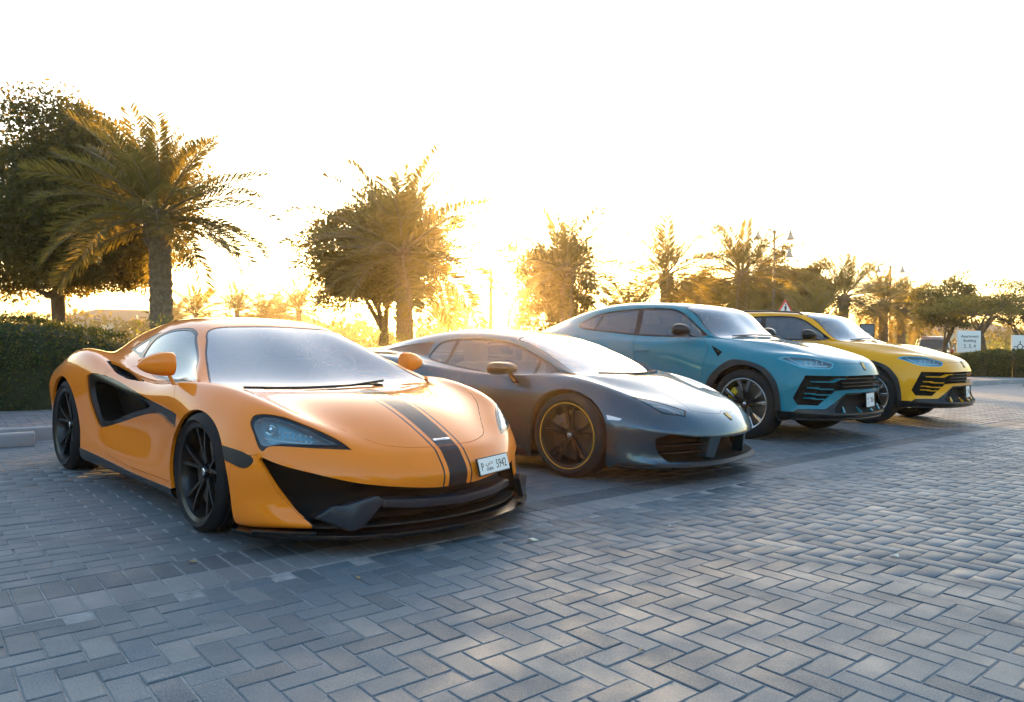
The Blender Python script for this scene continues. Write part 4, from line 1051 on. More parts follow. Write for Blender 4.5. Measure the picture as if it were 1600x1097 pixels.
U_FC=[[(.955,0,.755),(.945,.25,.757),(.90,.49,.765),(.80,.66,.775),(.63,.815,.775)],
      [(.975,0,.62),(.965,.26,.62),(.92,.51,.62),(.815,.69,.62),(.64,.85,.61)],
      [(.96,0,.42),(.95,.26,.42),(.905,.52,.42),(.81,.70,.42),(.64,.85,.42)]]
U_RC=[[(-4.10,0,.95),(-4.10,.22,.95),(-4.09,.42,.95),(-4.08,.55,.945),(-4.07,.68,.93)],
      [(-4.12,0,.72),(-4.12,.22,.72),(-4.11,.42,.72),(-4.10,.56,.715),(-4.08,.7,.71)],
      [(-4.10,0,.5),(-4.10,.22,.5),(-4.09,.42,.5),(-4.08,.55,.5),(-4.06,.68,.5)]]
U_NT,U_NS=5,4
def build_suv(name, loc, head, pm, label, plate, rails, cal):
    car = empty(name, (*loc, 0), R(head)); tag(car, label, 'car', 'cars parked side by side')
    B = Body(*cage(U_ST, U_FC, U_RC, U_NT, U_NS)); rg = B.region; bk = MAT['black']
    ws = half([(-.905, 0), (-.92, .36), (-1.02, .59), (-.89, .645), (-.734, .70), (-.60, .73), (-.47, .753), (-.43, .73), (-.355, .58), (-.295, .34), (-.28, 0)])
    win = [(-.605, 1.168, 1), (-.812, 1.172), (-1.544, 1.194), (-2.0, 1.232), (-2.374, 1.268), (-2.6, 1.296), (-2.695, 1.335), (-2.502, 1.435), (-2.18, 1.493), (-1.679, 1.519), (-1.279, 1.509), (-1.09, 1.47), (-.92, 1.385)]
    archo = lambda x: [(x+.465, .02, 1), (x+.46, .28), (x+.45, .45), (x+.43, .58), (x+.388, .68), (x+.272, .80), (x+.086, .872), (x-.1, .893), (x-.20, .873), (x-.31, .80), (x-.423, .69), (x-.475, .58), (x-.50, .45), (x-.51, .28), (x-.515, .02, 1)]
    archi = lambda x: [(x+.405, .02, 1), (x+.405, .35), (x+.395, .48), (x+.36, .60), (x+.285, .712), (x+.16, .80), (x-.02, .838), (x-.19, .79), (x-.31, .70), (x-.385, .58), (x-.42, .44), (x-.43, .3), (x-.44, .02, 1)]
    grille = halfF([(0, .738), (.42, .735), (.815, .738, 1), (.875, .62), (.915, .49, 1), (.885, .418, 1), (.755, .415, 1), (.60, .568, 1), (.40, .577), (0, .578)])
    lower = halfF([(0, .545), (.43, .545, 1), (.715, .38, 1), (.895, .375, 1), (.918, .345, 1), (1.0, .345, 1), (1.0, .0, 1), (0, .0)])
    inner = halfF([(0, .525), (.41, .525, 1), (.60, .40), (.62, .34, 1), (.30, .325), (0, .32)])
    hl = [(.378, .914, 1), (.33, .935), (.25, .945), (.0445, .936), (-.10, .905), (-.215, .87, 1), (-.185, .822, 1), (-.14, .806, 1), (.084, .812), (.205, .84, 1)]
    hli = [(.335, .914, 1), (.25, .931), (.0445, .922), (-.09, .893), (-.19, .862, 1), (-.168, .829, 1), (-.13, .82, 1), (.08, .826), (.195, .852, 1)]
    hood = half([(.885, 0), (.905, .05, 1), (.913, .075), (.905, .18), (.885, .35), (.828, .505, 1), (.62, .60), (.408, .645), (.10, .685), (-.25, .72), (-.42, .76, 1), (-.31, .55), (-.245, .30)])
    fd = [(-.62, 1.15, 1), (-.50, 1.05), (-.475, .98), (-.535, .79), (-.58, .60), (-.60, .40, 1), (-1.55, .40, 1), (-1.545, .935), (-1.60, 1.10), (-1.625, 1.185, 1)]
    rd = [(-1.635, 1.186, 1), (-1.61, 1.10), (-1.555, .935), (-1.56, .40, 1), (-2.40, .40, 1), (-2.50, .62), (-2.52, .80), (-2.58, 1.0), (-2.60, 1.16), (-2.55, 1.275, 1)]
    rg('front_door', fd, 'S', thr=.15); rg('rear_door', rd, 'S', thr=.15); rg('hood', hood, 'T', (0,), thr=.2)
    rg('ws_frame', grow(ws, .014), 'T', (0,), thr=.1); rg('windscreen', ws, 'T', (0,), thr=.1)
    rg('win_frame', grow(win, .022), 'S', thr=.06); rg('window', win, 'S', thr=.06)
    wk = {B.names[('window', -1)], B.names[('window', 1)]}
    rg('pillar', [(-1.585, 1.10, 1), (-1.665, 1.10, 1), (-1.745, 1.60, 1), (-1.665, 1.60, 1)], 'S', thr=.06, per=0, only=wk)
    rg('rear_split', [(-2.375, 1.15, 1), (-2.40, 1.15, 1), (-2.33, 1.60, 1), (-2.305, 1.60, 1)], 'S', thr=.06, per=0, only=wk)
    wr = {}
    rg('rear_window', [(-1.66, 1.0, 1), (-3.0, 1.0, 1), (-3.0, 1.7, 1), (-1.66, 1.7, 1)], 'S', thr=.06, per=0, only=wk)
    rg('fender_vent', [(-.453, 1.06, 1), (-.285, .978, 1), (-.325, .922, 1)], 'S', thr=.1, per=0)
    rg('cladF', archo(0), 'S', thr=.05, where=lambda c: abs(c.y) > .6); rg('cladR', archo(-3.003), 'S', thr=.05, where=lambda c: abs(c.y) > .6)
    rg('skirt', [(-.50, .0, 1), (-.50, .355, 1), (-2.50, .375, 1), (-2.50, .0, 1)], 'S', thr=.05, per=0, where=lambda c: abs(c.y) > .6)
    rg('lower', lower, 'F', (0,), thr=.05, where=lambda c: c.x > .42)
    rg('lower_grille', inner, 'F', (0,), thr=.05, where=lambda c: c.x > .42)
    rg('grille', grille, 'F', (0,), thr=.05, where=lambda c: c.x > .42)
    rg('bezel', hl, 45, thr=.1, where=lambda c: c.x > .2); rg('lens', hli, 45, thr=.1, where=lambda c: c.x > .2)
    rg('archF', archi(0), 'S', thr=.02, where=lambda c: abs(c.y) > .6); rg('archR', archi(-3.003), 'S', thr=.02, where=lambda c: abs(c.y) > .6)
    for sd in (-1, 1): B.tidy('cladF', sd); B.tidy('cladR', sd)
    low = B.names[('lower', 0)]
    for f in B.bm.faces:
        c = f.calc_center_median()
        if f[B.tag] == 0 and c.z < .34 and (c.x > .42 or f.normal.z < -.6): f[B.tag] = low
    B.piece(None, 0, 'body_shell', pm, car, flange=.02)
    B.piece('hood', 0, 'hood', pm, car, gap=.004, flange=.02)
    B.piece('ws_frame', 0, 'windscreen_seal', MAT['gloss_black'], car, off=-.002)
    B.piece('windscreen', 0, 'windscreen', MAT['windscreen'], car, flange=0, off=-.003)
    gr = B.piece('grille', 0, 'front_grille', MAT['black_soft'], car, recess=(-.07, 0, 0), shrink=.98)
    B.piece('lower', 0, 'lower_bumper', MAT['gloss_black'], car, flange=.015, off=-.004)
    B.piece('lower_grille', 0, 'lower_grille', MAT['black_soft'], car, recess=(-.06, 0, 0), shrink=.98)
    for sd in (-1, 1):
        d1 = B.piece('front_door', sd, 'front_door', pm, car, gap=.004, flange=.02); d2 = B.piece('rear_door', sd, 'rear_door', pm, car, gap=.004, flange=.02)
        for d, hx in ((d1, -1.42), (d2, -2.32)):
            h, n = B.hit((hx, sd*3, .985), (0, -sd, 0))
            rs = [superring((hx+t*.11, h.y+sd*.006, .985), .018*k, .014*k, 8, 2.4) for t, k in ((-1, .3), (-.8, .9), (0, 1), (.8, .9), (1, .3))]
            loft(rs, 'door_handle', pm, d, level=1)
        B.piece('skirt', sd, 'sill_cladding', bk, car, off=.006)
        B.piece('cladF', sd, 'wheel_arch_cladding', bk, car, off=.012, flange=.014); B.piece('cladR', sd, 'wheel_arch_cladding', bk, car, off=.012, flange=.014)
        B.piece('win_frame', sd, 'window_seal', MAT['gloss_black'], car, off=-.001); B.piece('pillar', sd, 'centre_pillar', MAT['gloss_black'], car, off=-.001); B.piece('rear_split', sd, 'window_divider', MAT['gloss_black'], car, off=-.001)
        B.piece('window', sd, 'front_side_window', MAT['side_glass'], car, flange=0, off=-.005)
        B.piece('rear_window', sd, 'rear_side_window', MAT['side_glass'], car, flange=0, off=-.005)
        fv = B.piece('fender_vent', sd, 'fender_vent', MAT['black_soft'], car, recess=(-.01, -sd*.03, 0), shrink=.8)
        bz = B.piece('bezel', sd, 'headlight', MAT['lamp_inner'] if True else bk, car, off=-.002, flange=.02)
        B.piece('lens', sd, 'lamp_housing', MAT['lamp_inner'], bz, recess=(-.035, -sd*.035, 0), shrink=.95)
        B.piece('lens', sd, 'lamp_lens', MAT['lens'], bz, off=.0, flange=.006)
        d = Vector((.707, .707*sd, 0)); u = Vector((-.707, .707*sd, 0))
        path = []
        for uu, zz in ((.27, .918), (.19, .868), (.15, .842), (.02, .836), (-.13, .834)):
            h, n = B.hit(u*uu + Vector((0, 0, zz)) + d*3, -d); path.append(h - d*.014)
        MB().tube(path, .006, 6).build('running_light', MAT['led'], bz, auto=60)
        for k in range(4):
            uu = .12 - .065*k; a, _ = B.hit(u*uu + Vector((0, 0, .853)) + d*3, -d); b, _ = B.hit(u*(uu-.018) + Vector((0, 0, .892)) + d*3, -d)
            MB().tube([a - d*.02, b - d*.02], .009, 6).build('lamp_element', MAT['led'], bz, auto=60)
        liner(car, -.01, sd*.955, .44, .5, .36); liner(car, -3.01, sd*.965, .44, .5, .36)
        wheel(car, 0, sd*.85, .393, .285, .292, 'tips', 0, cal); wheel(car, -3.003, sd*.845, .393, .315, .292, 'tips', 0, cal)
        mirror_pod(car, sd, (-.765, 1.06, 1.235), (.17, .115, .082), MAT['gloss_black'], [(-.76, .98, 1.20), (-.73, .93, 1.165), (-.69, .885, 1.15)], stalk_w=.03)
        # body-coloured blades across the side grilles
        def bx(y): return .975 - .05*y - .62*max(0, y-.42)**1.35 - .02
        for pts in ([(.80, .672), (.60, .668), (.52, .702), (.45, .702)], [(.835, .606), (.765, .604), (.745, .592), (.60, .590)], [(.86, .545), (.80, .543), (.785, .532), (.64, .530)], [(.87, .497), (.80, .495), (.78, .484), (.70, .483)]):
            V = []; n = len(pts)
            for y, z in pts: V += [(bx(y), sd*y, z+.006), (bx(y), sd*y, z-.006), (bx(y)-.05, sd*y, z-.006), (bx(y)-.05, sd*y, z+.006)]
            F = [(i*4+k, i*4+(k+1)%4, i*4+4+(k+1)%4, i*4+4+k) for i in range(n-1) for k in range(4)] + [(0,1,2,3), tuple((n-1)*4+k for k in (3,2,1,0))]
            MB().add(V, F).build('grille_blade', pm, car)
        for y in (.15, .46):
            MB().prism([(.985-.05*y-.2*max(0, y-.3), .325), (.985-.05*y-.2*max(0, y-.3), .335), (.90, .40), (.90, .325)], sd*y-.012, sd*y+.012, 'y').build('bumper_fin', pm, car)
        h, n = B.hit((-.30, sd*3, .86), (0, -sd, 0))
        if rails:
            rs = [(-1.10, .585), (-1.16, .60), (-1.6, .60), (-2.2, .575), (-2.68, .545), (-2.74, .535)]
            path = [B.hit((x, sd*y, 3), (0, 0, -1)) for x, y in rs]
            MB().tube([p + n_*(.038 if 0 < i < 5 else .004) for i, (p, n_) in enumerate(path)], .014, 8).build('roof_rail', MAT['gloss_black'], car, auto=60)
    # grille frame lines and lower lip
    for z, dx in ((.655, 0), (.70, 0), (.615, 0)):
        V = []
        for y in np.linspace(-.50, .50, 11): V += [(.935-.10*y*y, y, z+.005), (.935-.10*y*y, y, z-.005), (.90-.10*y*y, y, z)]
        MB().add(V, [(i*3+k, i*3+(k+1)%3, i*3+3+(k+1)%3, i*3+3+k) for i in range(10) for k in range(3)]).build('grille_bar', MAT['gloss_black'], car)
    MB().prism(half([(1.0, 0), (.985, .25), (.935, .5), (.84, .68), (.70, .84), (.56, .93), (.50, .85), (.6, .4), (.6, .2)]), .252, .272).build('front_splitter', MAT['gloss_black'], car, bevel=.005, auto=30)
    bd = MB().prism([(-.035, .05), (.035, .05), (.033, -.01), (.02, -.038), (0, -.052), (-.02, -.038), (-.033, -.01)], 0, .005).build('shield_badge', MAT['plate_ink'], car, bevel=.001)
    h, n = B.hit((3, 0, .835), (-1, 0, 0)); bd.matrix_local = surf_mat(h, n)
    MB().prism([(-.028, .043), (.028, .043), (.026, -.008), (.015, -.031), (0, -.043), (-.015, -.031), (-.026, -.008)], .005, .0058).build('badge_emblem', MAT['yellow_line'], bd)
    h, n = B.hit((3, .12, .455), (-1, 0, 0))
    number_plate(car, surf_mat(h + Vector((.012, 0, 0)), (1, .12, .05)), .30, .15, [('plate_city_arabic', '\ufef2\ufe91\ufea9', .045, -.09, .032, 1.3), ('plate_letter', plate[0], .05, -.09, -.035, .9), ('plate_number', plate[1], .085, .06, -.004, .72)])
    wiper(car, B, [(-.30, -.12), (-.31, .2), (-.36, .5)]); wiper(car, B, [(-.31, .05), (-.31, -.25), (-.37, -.6)])
    cabin(car, -.75, -3.3, .45, 1.12, .76, 1.5, [(-1.55, -.38, .62, .72), (-1.55, .38, .62, .72), (-2.45, -.40, .64, .68), (-2.45, .40, .64, .68)], (-1.02, .38, 1.10), (-.50, -.92, 1.13))
    MB().box((-1.0, -.11, 1.42), (-.96, .11, 1.48), .012).build('rear_view_mirror', bk, car, auto=50)
    MB().prism([(-4.10, .30), (-3.9, .24), (-3.5, .24), (-3.5, .34), (-4.12, .50)], -.86, .86, 'y').build('rear_diffuser', bk, car)
    for sd in (-1, 1): MB().box((-4.10, sd*.66-.17, .96), (-4.02, sd*.66+.17, 1.02), .015).build('tail_light', MAT['tail_red'], car, auto=50)
    return car
build_suv('teal_coupe_suv', (3.345, 9.0), -47.5, MAT['teal'], 'teal blue coupe SUV with silver-tipped black wheels between the grey and yellow cars', ('C', '7854'), False, 'caliper_yellow')
build_suv('yellow_coupe_suv', (5.64, 10.92), -46.0, MAT['yellow'], 'yellow coupe SUV with black roof rails at the far end of the row', ('X', '1705'), True, 'caliper_red')
# ---------------------------------------------------------------- trees, palms, hedges
def at(u, v, D):
    """picture point (1600 px wide photograph) and depth -> place in the scene"""
    a, b = u - 800, v - HORIZON; c, s = math.cos(R(.67)), math.sin(R(.67))
    return Vector(((a*c + b*s) / FOCAL_PX * D, D, CAM_H - (-a*s + b*c) / FOCAL_PX * D))
def leaf_mat(name, c1, c2, trans=.45, tcol=(.30, .22, .02)):
    b = NB(name); b.n.remove(b.b); gi = b.node('NewGeometry'); oi = b.node('ObjectInfo')
    r = b.math('FRACT', b.math('ADD', gi.outputs['Random Per Island'], oi.outputs['Random']))
    col = b.mix(r, c1, c2)
    pb = b.node('BsdfPrincipled'); b.l(col, pb.inputs['Base Color']); pb.inputs['Roughness'].default_value = .55; pb.inputs['Specular IOR Level'].default_value = .3
    tl = b.node('BsdfTranslucent'); b.l(b.mix(.55, col, tcol), tl.inputs[0])
    m = b.node('MixShader'); m.inputs[0].default_value = trans; b.l(pb.outputs[0], m.inputs[1]); b.l(tl.outputs[0], m.inputs[2]); b.l(m.outputs[0], b.out.inputs[0]); return b.m
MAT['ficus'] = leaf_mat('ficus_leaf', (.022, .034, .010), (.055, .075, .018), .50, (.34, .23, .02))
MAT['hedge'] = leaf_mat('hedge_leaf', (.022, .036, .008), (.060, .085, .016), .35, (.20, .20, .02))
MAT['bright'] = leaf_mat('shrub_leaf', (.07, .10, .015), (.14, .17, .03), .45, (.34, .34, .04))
MAT['palm'] = leaf_mat('palm_leaflet', (.055, .065, .022), (.11, .115, .04), .50, (.42, .29, .04))
MAT['acacia'] = leaf_mat('acacia_leaf', (.045, .055, .012), (.10, .11, .025), .5, (.32, .26, .03))
b = NB('bark'); P = b.obj(); b.col(b.ramp(b.noise(9, 6, .7, P), (.3, (.05, .037, .025)), (.7, (.14, .105, .072)))); b.set(Roughness=.95); b.bump(b.noise(22, 5, .7, P), .8, .03); MAT['bark'] = b.m
b = NB('palm_bark'); P = b.obj(); b.col(b.ramp(b.noise(14, 6, .7, P), (.3, (.10, .072, .045)), (.7, (.24, .18, .115)))); b.set(Roughness=.95); b.bump(b.noise(40, 5, .7, P), .7, .02); MAT['palm_bark'] = b.m
MAT['frond_stem'] = simple('frond_stem', (.13, .105, .045), .6)
def leaf_cloud(name, pts, size, mat, parent, rng, aspect=.45, flat=0.0, up=None):
    """one small folded leaf at every point"""
    n = len(pts); d = rng.normal(size=(n, 3)); d[:, 2] = d[:, 2]*(1-flat) - .25
    if up is not None: d = d*.6 + up
    d /= np.linalg.norm(d, axis=1)[:, None] + 1e-9
    w = rng.normal(size=(n, 3)); w -= (w*d).sum(1)[:, None]*d; w /= np.linalg.norm(w, axis=1)[:, None] + 1e-9
    L = size*rng.uniform(.6, 1.25, n)[:, None]; Wd = L*aspect*.5
    a = pts - d*L*.5; c = pts + d*L*.5; m = pts - d*L*.05
    nn = np.cross(d, w)*L*.08
    co = np.stack([a, m + w*Wd + nn, c, m - w*Wd + nn], 1).reshape(-1, 3); q = np.arange(n*4).reshape(-1, 4)
    return np_mesh(name, co, q, mat, parent)
def crown_points(rng, ell, n_clump, per, clump_r, bottom=-.55, hollow=.35, top_flat=1.0):
    """clumps of leaves through an ellipsoid-like volume with an uneven rim"""
    rx, ry, rz = ell; C = []
    while len(C) < n_clump:
        v = rng.normal(size=3); v /= np.linalg.norm(v); r = rng.uniform(hollow, 1)**.6
        wob = 1 + .13*math.sin(3*v[0]*2.1+1.3) + .10*math.sin(4.3*v[1]+v[2]*5) + rng.normal(0, .05)
        p = v*r*wob
        if p[2] < bottom: continue
        C.append(p*np.array([rx, ry, rz]))
    C = np.array(C); cr = clump_r*rng.uniform(.55, 1.25, n_clump)
    idx = np.repeat(np.arange(n_clump), per); k = len(idx)
    v = rng.normal(size=(k, 3)); v /= np.linalg.norm(v, axis=1)[:, None]; r = rng.uniform(0, 1, k)**.45
    p = C[idx] + v*(r*cr[idx])[:, None]*np.array([1, 1, .75])
    return p, C
def limb_mesh(mb, base, tips, r0, rng, seg=7):
    base = Vector(base)
    for t in tips:
        t = Vector(t); n = 6; path = []; j = Vector(rng.normal(size=3))*.18*(t-base).length*.35
        for i in range(n):
            k = i/(n-1); p = base.lerp(t, k) + j*math.sin(math.pi*k) + Vector((0, 0, .12*(t-base).length*math.sin(math.pi*k*.5)*(1-k))); path.append(p)
        mb.tube(path, [r0*(1-.8*i/(n-1)) for i in range(n)], seg)
def broad_tree(name, base, trunk_h, crown_c, ell, n_clump, per, clump_r, leaf, mat, label, cat, group, seed, r0=.14, bottom=-.55, hollow=.12, forks=5, stems=1):
    rng = np.random.default_rng(seed); root = empty(name, base); tag(root, label, cat, group)
    p, C = crown_points(rng, ell, n_clump, per, clump_r, bottom, hollow)
    p = p + np.array(crown_c); C = C + np.array(crown_c)
    leaf_cloud('crown', p, leaf, mat, root, rng)
    mb = MB(); fork = Vector((rng.normal(0, .05), rng.normal(0, .05), trunk_h))
    mb.tube([(0, 0, -.15), (.01, .0, trunk_h*.35), fork], [r0*1.35, r0*1.05, r0*.95], 12)
    order = rng.permutation(len(C))[:forks*4]
    main = [Vector(C[i])*.55 + fork*.45 for i in order[:forks]]
    limb_mesh(mb, fork, main, r0*.62, rng, 8)
    for i, k in enumerate(order[forks:]): limb_mesh(mb, main[i % forks]*.9 + fork*.1, [C[k]], r0*.26, rng, 6)
    mb.build('trunk', MAT['bark'], root, auto=60)
    return root
# ---- palms
def frond_mesh(L, droop, seed, pairs=44, lw=.048, ll=.50):
    """one feather leaf along +X, rising then arching; returns (leaflets mesh, stem mesh)"""
    rng = np.random.default_rng(seed); N = 14; P = []; ang = 0; p = Vector((0, 0, 0)); e = 0
    for i in range(N+1):
        P.append(p.copy()); k = i/N; e = -droop*(k**1.5); p = p + Vector((math.cos(e), 0, math.sin(e)))*L/N
    def pt(k):
        f = k*N; i = min(int(f), N-1); t = f-i; return P[i].lerp(P[i+1], t), (P[i+1]-P[i]).normalized()
    mb = MB(); mb.tube([pt(k)[0] for k in np.linspace(0, 1, 9)], [.028*(1-.88*k)*L/2.6 for k in np.linspace(0, 1, 9)], 5)
    V = mb.v; F = mb.f; mi = [0]*len(F)
    for s in (-1, 1):
        for i in range(pairs):
            k = .14 + .85*(i + rng.uniform(-.3, .3))/pairs; q, t = pt(min(max(k, .1), .995)); up = Vector((-t.z, 0, t.x)); side = Vector((0, s, 0))
            l = ll*L/2.6*(.45 + .75*math.sin(math.pi*min(1, (k*.92+.06)))**.7)*rng.uniform(.85, 1.12)
            d = (t*rng.uniform(.62, .85) + side*rng.uniform(.75, .95) + up*rng.uniform(.10, .5)).normalized(); w = lw*L/2.6
            n = d.cross(up).normalized(); mid = q + d*l*.5; tip = q + d*l + Vector((0, 0, -.10*l))
            b0 = len(V); V += [tuple(q), tuple(mid + t*w*.5), tuple(tip), tuple(mid - t*w*.5)]; F.append((b0, b0+1, b0+2, b0+3)); mi.append(1)
    me = bpy.data.meshes.new('frond'); me.from_pydata(V, [], F); me.update(); me.materials.append(MAT['frond_stem']); me.materials.append(MAT['palm']); me.polygons.foreach_set('material_index', mi); return me
FROND = {}
for _k, (dr, L) in enumerate([(.35, 2.5), (.55, 2.6), (.75, 2.7), (.95, 2.7), (1.15, 2.6), (1.4, 2.5)]): FROND[_k] = [frond_mesh(L, dr, 40+_k*3+j, 62) for j in range(2)]
def palm(name, base, h, spread, nf, label, group, seed, r=.2, lean=(0, 0), detail=True, young=(8, 78), az0=None):
    """date palm: scaly trunk and feather leaves, each leaf a part"""
    rg_ = random.Random(seed); root = empty(name, base); tag(root, label, 'palm tree', group)
    seg, rings = 24, max(18, int(h/.075)); V = []; F = []
    for i in range(rings+1):
        k = i/rings; z = -.2 + (h+.2)*k; rr = r*(1.12 - .16*k) * (1.0 + .25*max(0, (k-.9)/.1)) * (1 + .25*max(0, .1-k)/.1)
        for j in range(seg):
            a = 2*math.pi*j/seg
            ph = (j*5/seg*2 + i*.5); bump = .16*abs(math.sin(math.pi*(j*6/seg + .5*((i//2) % 2)))) * (1 if i % 2 else .15) + rg_.uniform(-.03, .03)
            rad = rr*(1 + bump); V.append((rad*math.cos(a) + lean[0]*k*k, rad*math.sin(a) + lean[1]*k*k, z))
    for i in range(rings):
        for j in range(seg): F.append((i*seg+j, i*seg+(j+1)%seg, (i+1)*seg+(j+1)%seg, (i+1)*seg+j))
    F.append(tuple(rings*seg+j for j in range(seg)))
    mesh_obj('trunk', V, F, MAT['palm_bark'], root)
    # cut leaf stubs under the crown
    st = MB()
    for i in range(34):
        a = i*2.4; z = h - .02 - .018*i; rr = r*1.05; c, s = math.cos(a), math.sin(a)
        st.tube([(rr*.8*c+lean[0], rr*.8*s+lean[1], z-.05), (rr*1.35*c+lean[0], rr*1.35*s+lean[1], z+.10)], [.055, .03], 5)
    st.build('leaf_stub_ring', MAT['palm_bark'], root)
    for i in range(nf):
        k = i/(nf-1); el = R(young[1] + (young[0]-young[1])*k**.8 + rg_.uniform(-7, 7)); az = i*2.39996 + rg_.uniform(-.25, .25)
        lv = min(5, max(0, int(k*5.2 + rg_.uniform(-.6, .6))))
        me = FROND[lv][rg_.randrange(2)]
        o = bpy.data.objects.new('frond', me); COL.objects.link(o); o.parent = root; sc_ = spread*rg_.uniform(.88, 1.1)*(1.0 if k > .12 else .85)
        o.matrix_local = Matrix.Translation((lean[0]+.06*math.cos(az), lean[1]+.06*math.sin(az), h + .05 - .28*k)) @ Matrix.Rotation(az, 4, 'Z') @ Matrix.Rotation(-el, 4, 'Y') @ Matrix.Rotation(rg_.uniform(-.5, .5), 4, 'X') @ Matrix.Scale(sc_, 4)
    return root
def far_palm(base, h, spread, label, seed, group):
    rg_ = random.Random(seed); root = empty('palm_tree', base); tag(root, label, 'palm tree', group)
    MB().tube([(0, 0, -.3), (.05, 0, h*.5), (0, 0, h)], [.24, .2, .2], 8).build('trunk', MAT['palm_bark'], root, auto=60)
    V, F = [], []
    for i in range(22):
        me = FROND[min(5, i//4)][0]; el = R(70 - 75*i/22 + rg_.uniform(-8, 8)); az = i*2.4
        M = Matrix.Translation((0, 0, h)) @ Matrix.Rotation(az, 4, 'Z') @ Matrix.Rotation(-el, 4, 'Y') @ Matrix.Scale(spread, 4); n = len(V)
        V += [tuple(M @ v.co) for v in me.vertices]; F += [tuple(n+j for j in p.vertices) for p in me.polygons]
    mesh_obj('crown', V, F, MAT['palm'], root); return root
def hedge(name, pts, w, h, leaf, n, mat, label, seed, bumps=.12, group=None, core=(.02, .028, .008), round_=.35):
    """clipped hedge following a line of ground points: dark core and a skin of leaves"""
    rng = np.random.default_rng(seed); root = empty(name, pts[0]); tag(root, label, 'hedge', group); o0 = Vector(pts[0])
    P = [Vector(p) - o0 for p in pts]; seglen = [(P[i+1]-P[i]).length for i in range(len(P)-1)]; tot = sum(seglen)
    hs = h if hasattr(h, '__len__') else [h]*len(P)
    def loc(t):
        for i, l in enumerate(seglen):
            if t <= l or i == len(seglen)-1:
                k = min(1, t/l); d = (P[i+1]-P[i]).normalized(); return P[i].lerp(P[i+1], k), d, hs[i]+(hs[i+1]-hs[i])*k
            t -= l
    prof = []
    def section(s, hh, ww):   # s in 0..1 round the section from front foot over the top to the back foot
        r_ = round_*min(hh, ww)
        pth = [(-ww/2, 0), (-ww/2*1.04, hh*.5), (-ww/2, hh-r_), (-ww/2+r_*.3, hh-r_*.3), (-ww/2+r_, hh), (0, hh*1.03), (ww/2-r_, hh), (ww/2-r_*.3, hh-r_*.3), (ww/2, hh-r_), (ww/2, 0)]
        f = s*(len(pth)-1); i = min(int(f), len(pth)-2); t = f-i; return pth[i][0]+(pth[i+1][0]-pth[i][0])*t, pth[i][1]+(pth[i+1][1]-pth[i][1])*t
    ns, nt = 18, max(6, int(tot/.35)); V = []; F = []
    for i in range(nt+1):
        c, d, hh = loc(tot*i/nt); nrm = Vector((-d.y, d.x, 0))
        for k in range(ns):
            a, z = section(k/(ns-1), hh*.93, w*.90); V.append(tuple(c + nrm*a + Vector((0, 0, z))))
    for i in range(nt):
        for k in range(ns-1): F.append((i*ns+k, i*ns+k+1, (i+1)*ns+k+1, (i+1)*ns+k))
    F += [tuple(range(ns)), tuple(nt*ns+k for k in range(ns))]
    mesh_obj('hedge_core', V, F, simple(name+'_core', core, .9), root)
    pts_ = np.empty((n, 3))
    ts = rng.uniform(0, 1, n); ss = rng.beta(1, 1, n)*.88
    for i in range(n):
        c, d, hh = loc(tot*ts[i]); a, z = section(ss[i], hh, w); nrm = Vector((-d.y, d.x, 0))
        wob = bumps*(math.sin(ts[i]*tot*2.3+z*3)+.6*math.sin(ts[i]*tot*5.1+a*4)+rng.normal(0, .5))*.5
        q = c + nrm*(a + math.copysign(wob*.5, a)) + Vector((0, 0, max(.01, z + wob*.5*(z/hh)))); pts_[i] = q
    pts_ += rng.normal(0, leaf*.35, (n, 3))
    lf = leaf_cloud('foliage', pts_, leaf, mat, root, rng, .5)
    return root
# ---- planting in the picture, from left to right
_h0 = at(-80, 637, 9.7); 
hedge('clipped_hedge', [kp(-9, 3.15, .1), kp(-3.0, 3.15, .1), kp(0.2, 3.15, .1), kp(1.3, 3.2, .1)], 1.5, [1.22, 1.28, 1.20, .95], .055, 30000, MAT['hedge'], 'tall dark clipped hedge at the left edge behind the orange car', 3)
def shrub(name, base, r, h, n, leaf, mat, label, seed, cat='shrub', group=None):
    rng = np.random.default_rng(seed); root = empty(name, base); tag(root, label, cat, group)
    v = rng.normal(size=(n, 3)); v /= np.linalg.norm(v, axis=1)[:, None]; v[:, 2] = np.abs(v[:, 2]); k = rng.uniform(.25, 1, n)**.5
    wob = 1 + .16*np.sin(v[:, 0]*7+seed) + .14*np.sin(v[:, 1]*6+2*seed) + .12*np.sin(v[:, 2]*9)
    leaf_cloud('foliage', v*(k*wob)[:, None]*np.array([r, r, h]), leaf, mat, root, rng, .45)
    mb = MB(); limb_mesh(mb, (0, 0, -.05), [tuple(Vector(x)) for x in (v[:7]*np.array([r, r, h])*.8)], .025, rng, 5); mb.build('stem', MAT['bark'], root); return root
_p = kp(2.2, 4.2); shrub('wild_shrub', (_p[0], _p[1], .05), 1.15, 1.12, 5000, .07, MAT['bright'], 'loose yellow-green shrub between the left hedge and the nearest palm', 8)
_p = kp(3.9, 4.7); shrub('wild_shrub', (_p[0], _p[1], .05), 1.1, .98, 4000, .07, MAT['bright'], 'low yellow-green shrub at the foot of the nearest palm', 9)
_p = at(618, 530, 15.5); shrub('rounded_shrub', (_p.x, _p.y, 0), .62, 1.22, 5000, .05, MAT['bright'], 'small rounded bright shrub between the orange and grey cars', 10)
_p = at(497, 506, 22); shrub('sapling_top', (_p.x, _p.y, 0), .35, 1.85, 700, .07, MAT['bright'], 'slim sapling top showing over the orange car roof', 12)
T1 = at(95, 500, 17.0); broad_tree('broadleaf_tree', (T1.x, T1.y, 0), 2.0, (.15, .2, 4.0), (2.35, 2.1, 2.35), 420, 250, .60, .125, MAT['ficus'], 'large dense broadleaf tree at the left edge behind the hedge', 'tree', 'broadleaf trees behind the bays', 21, .15, -.80)
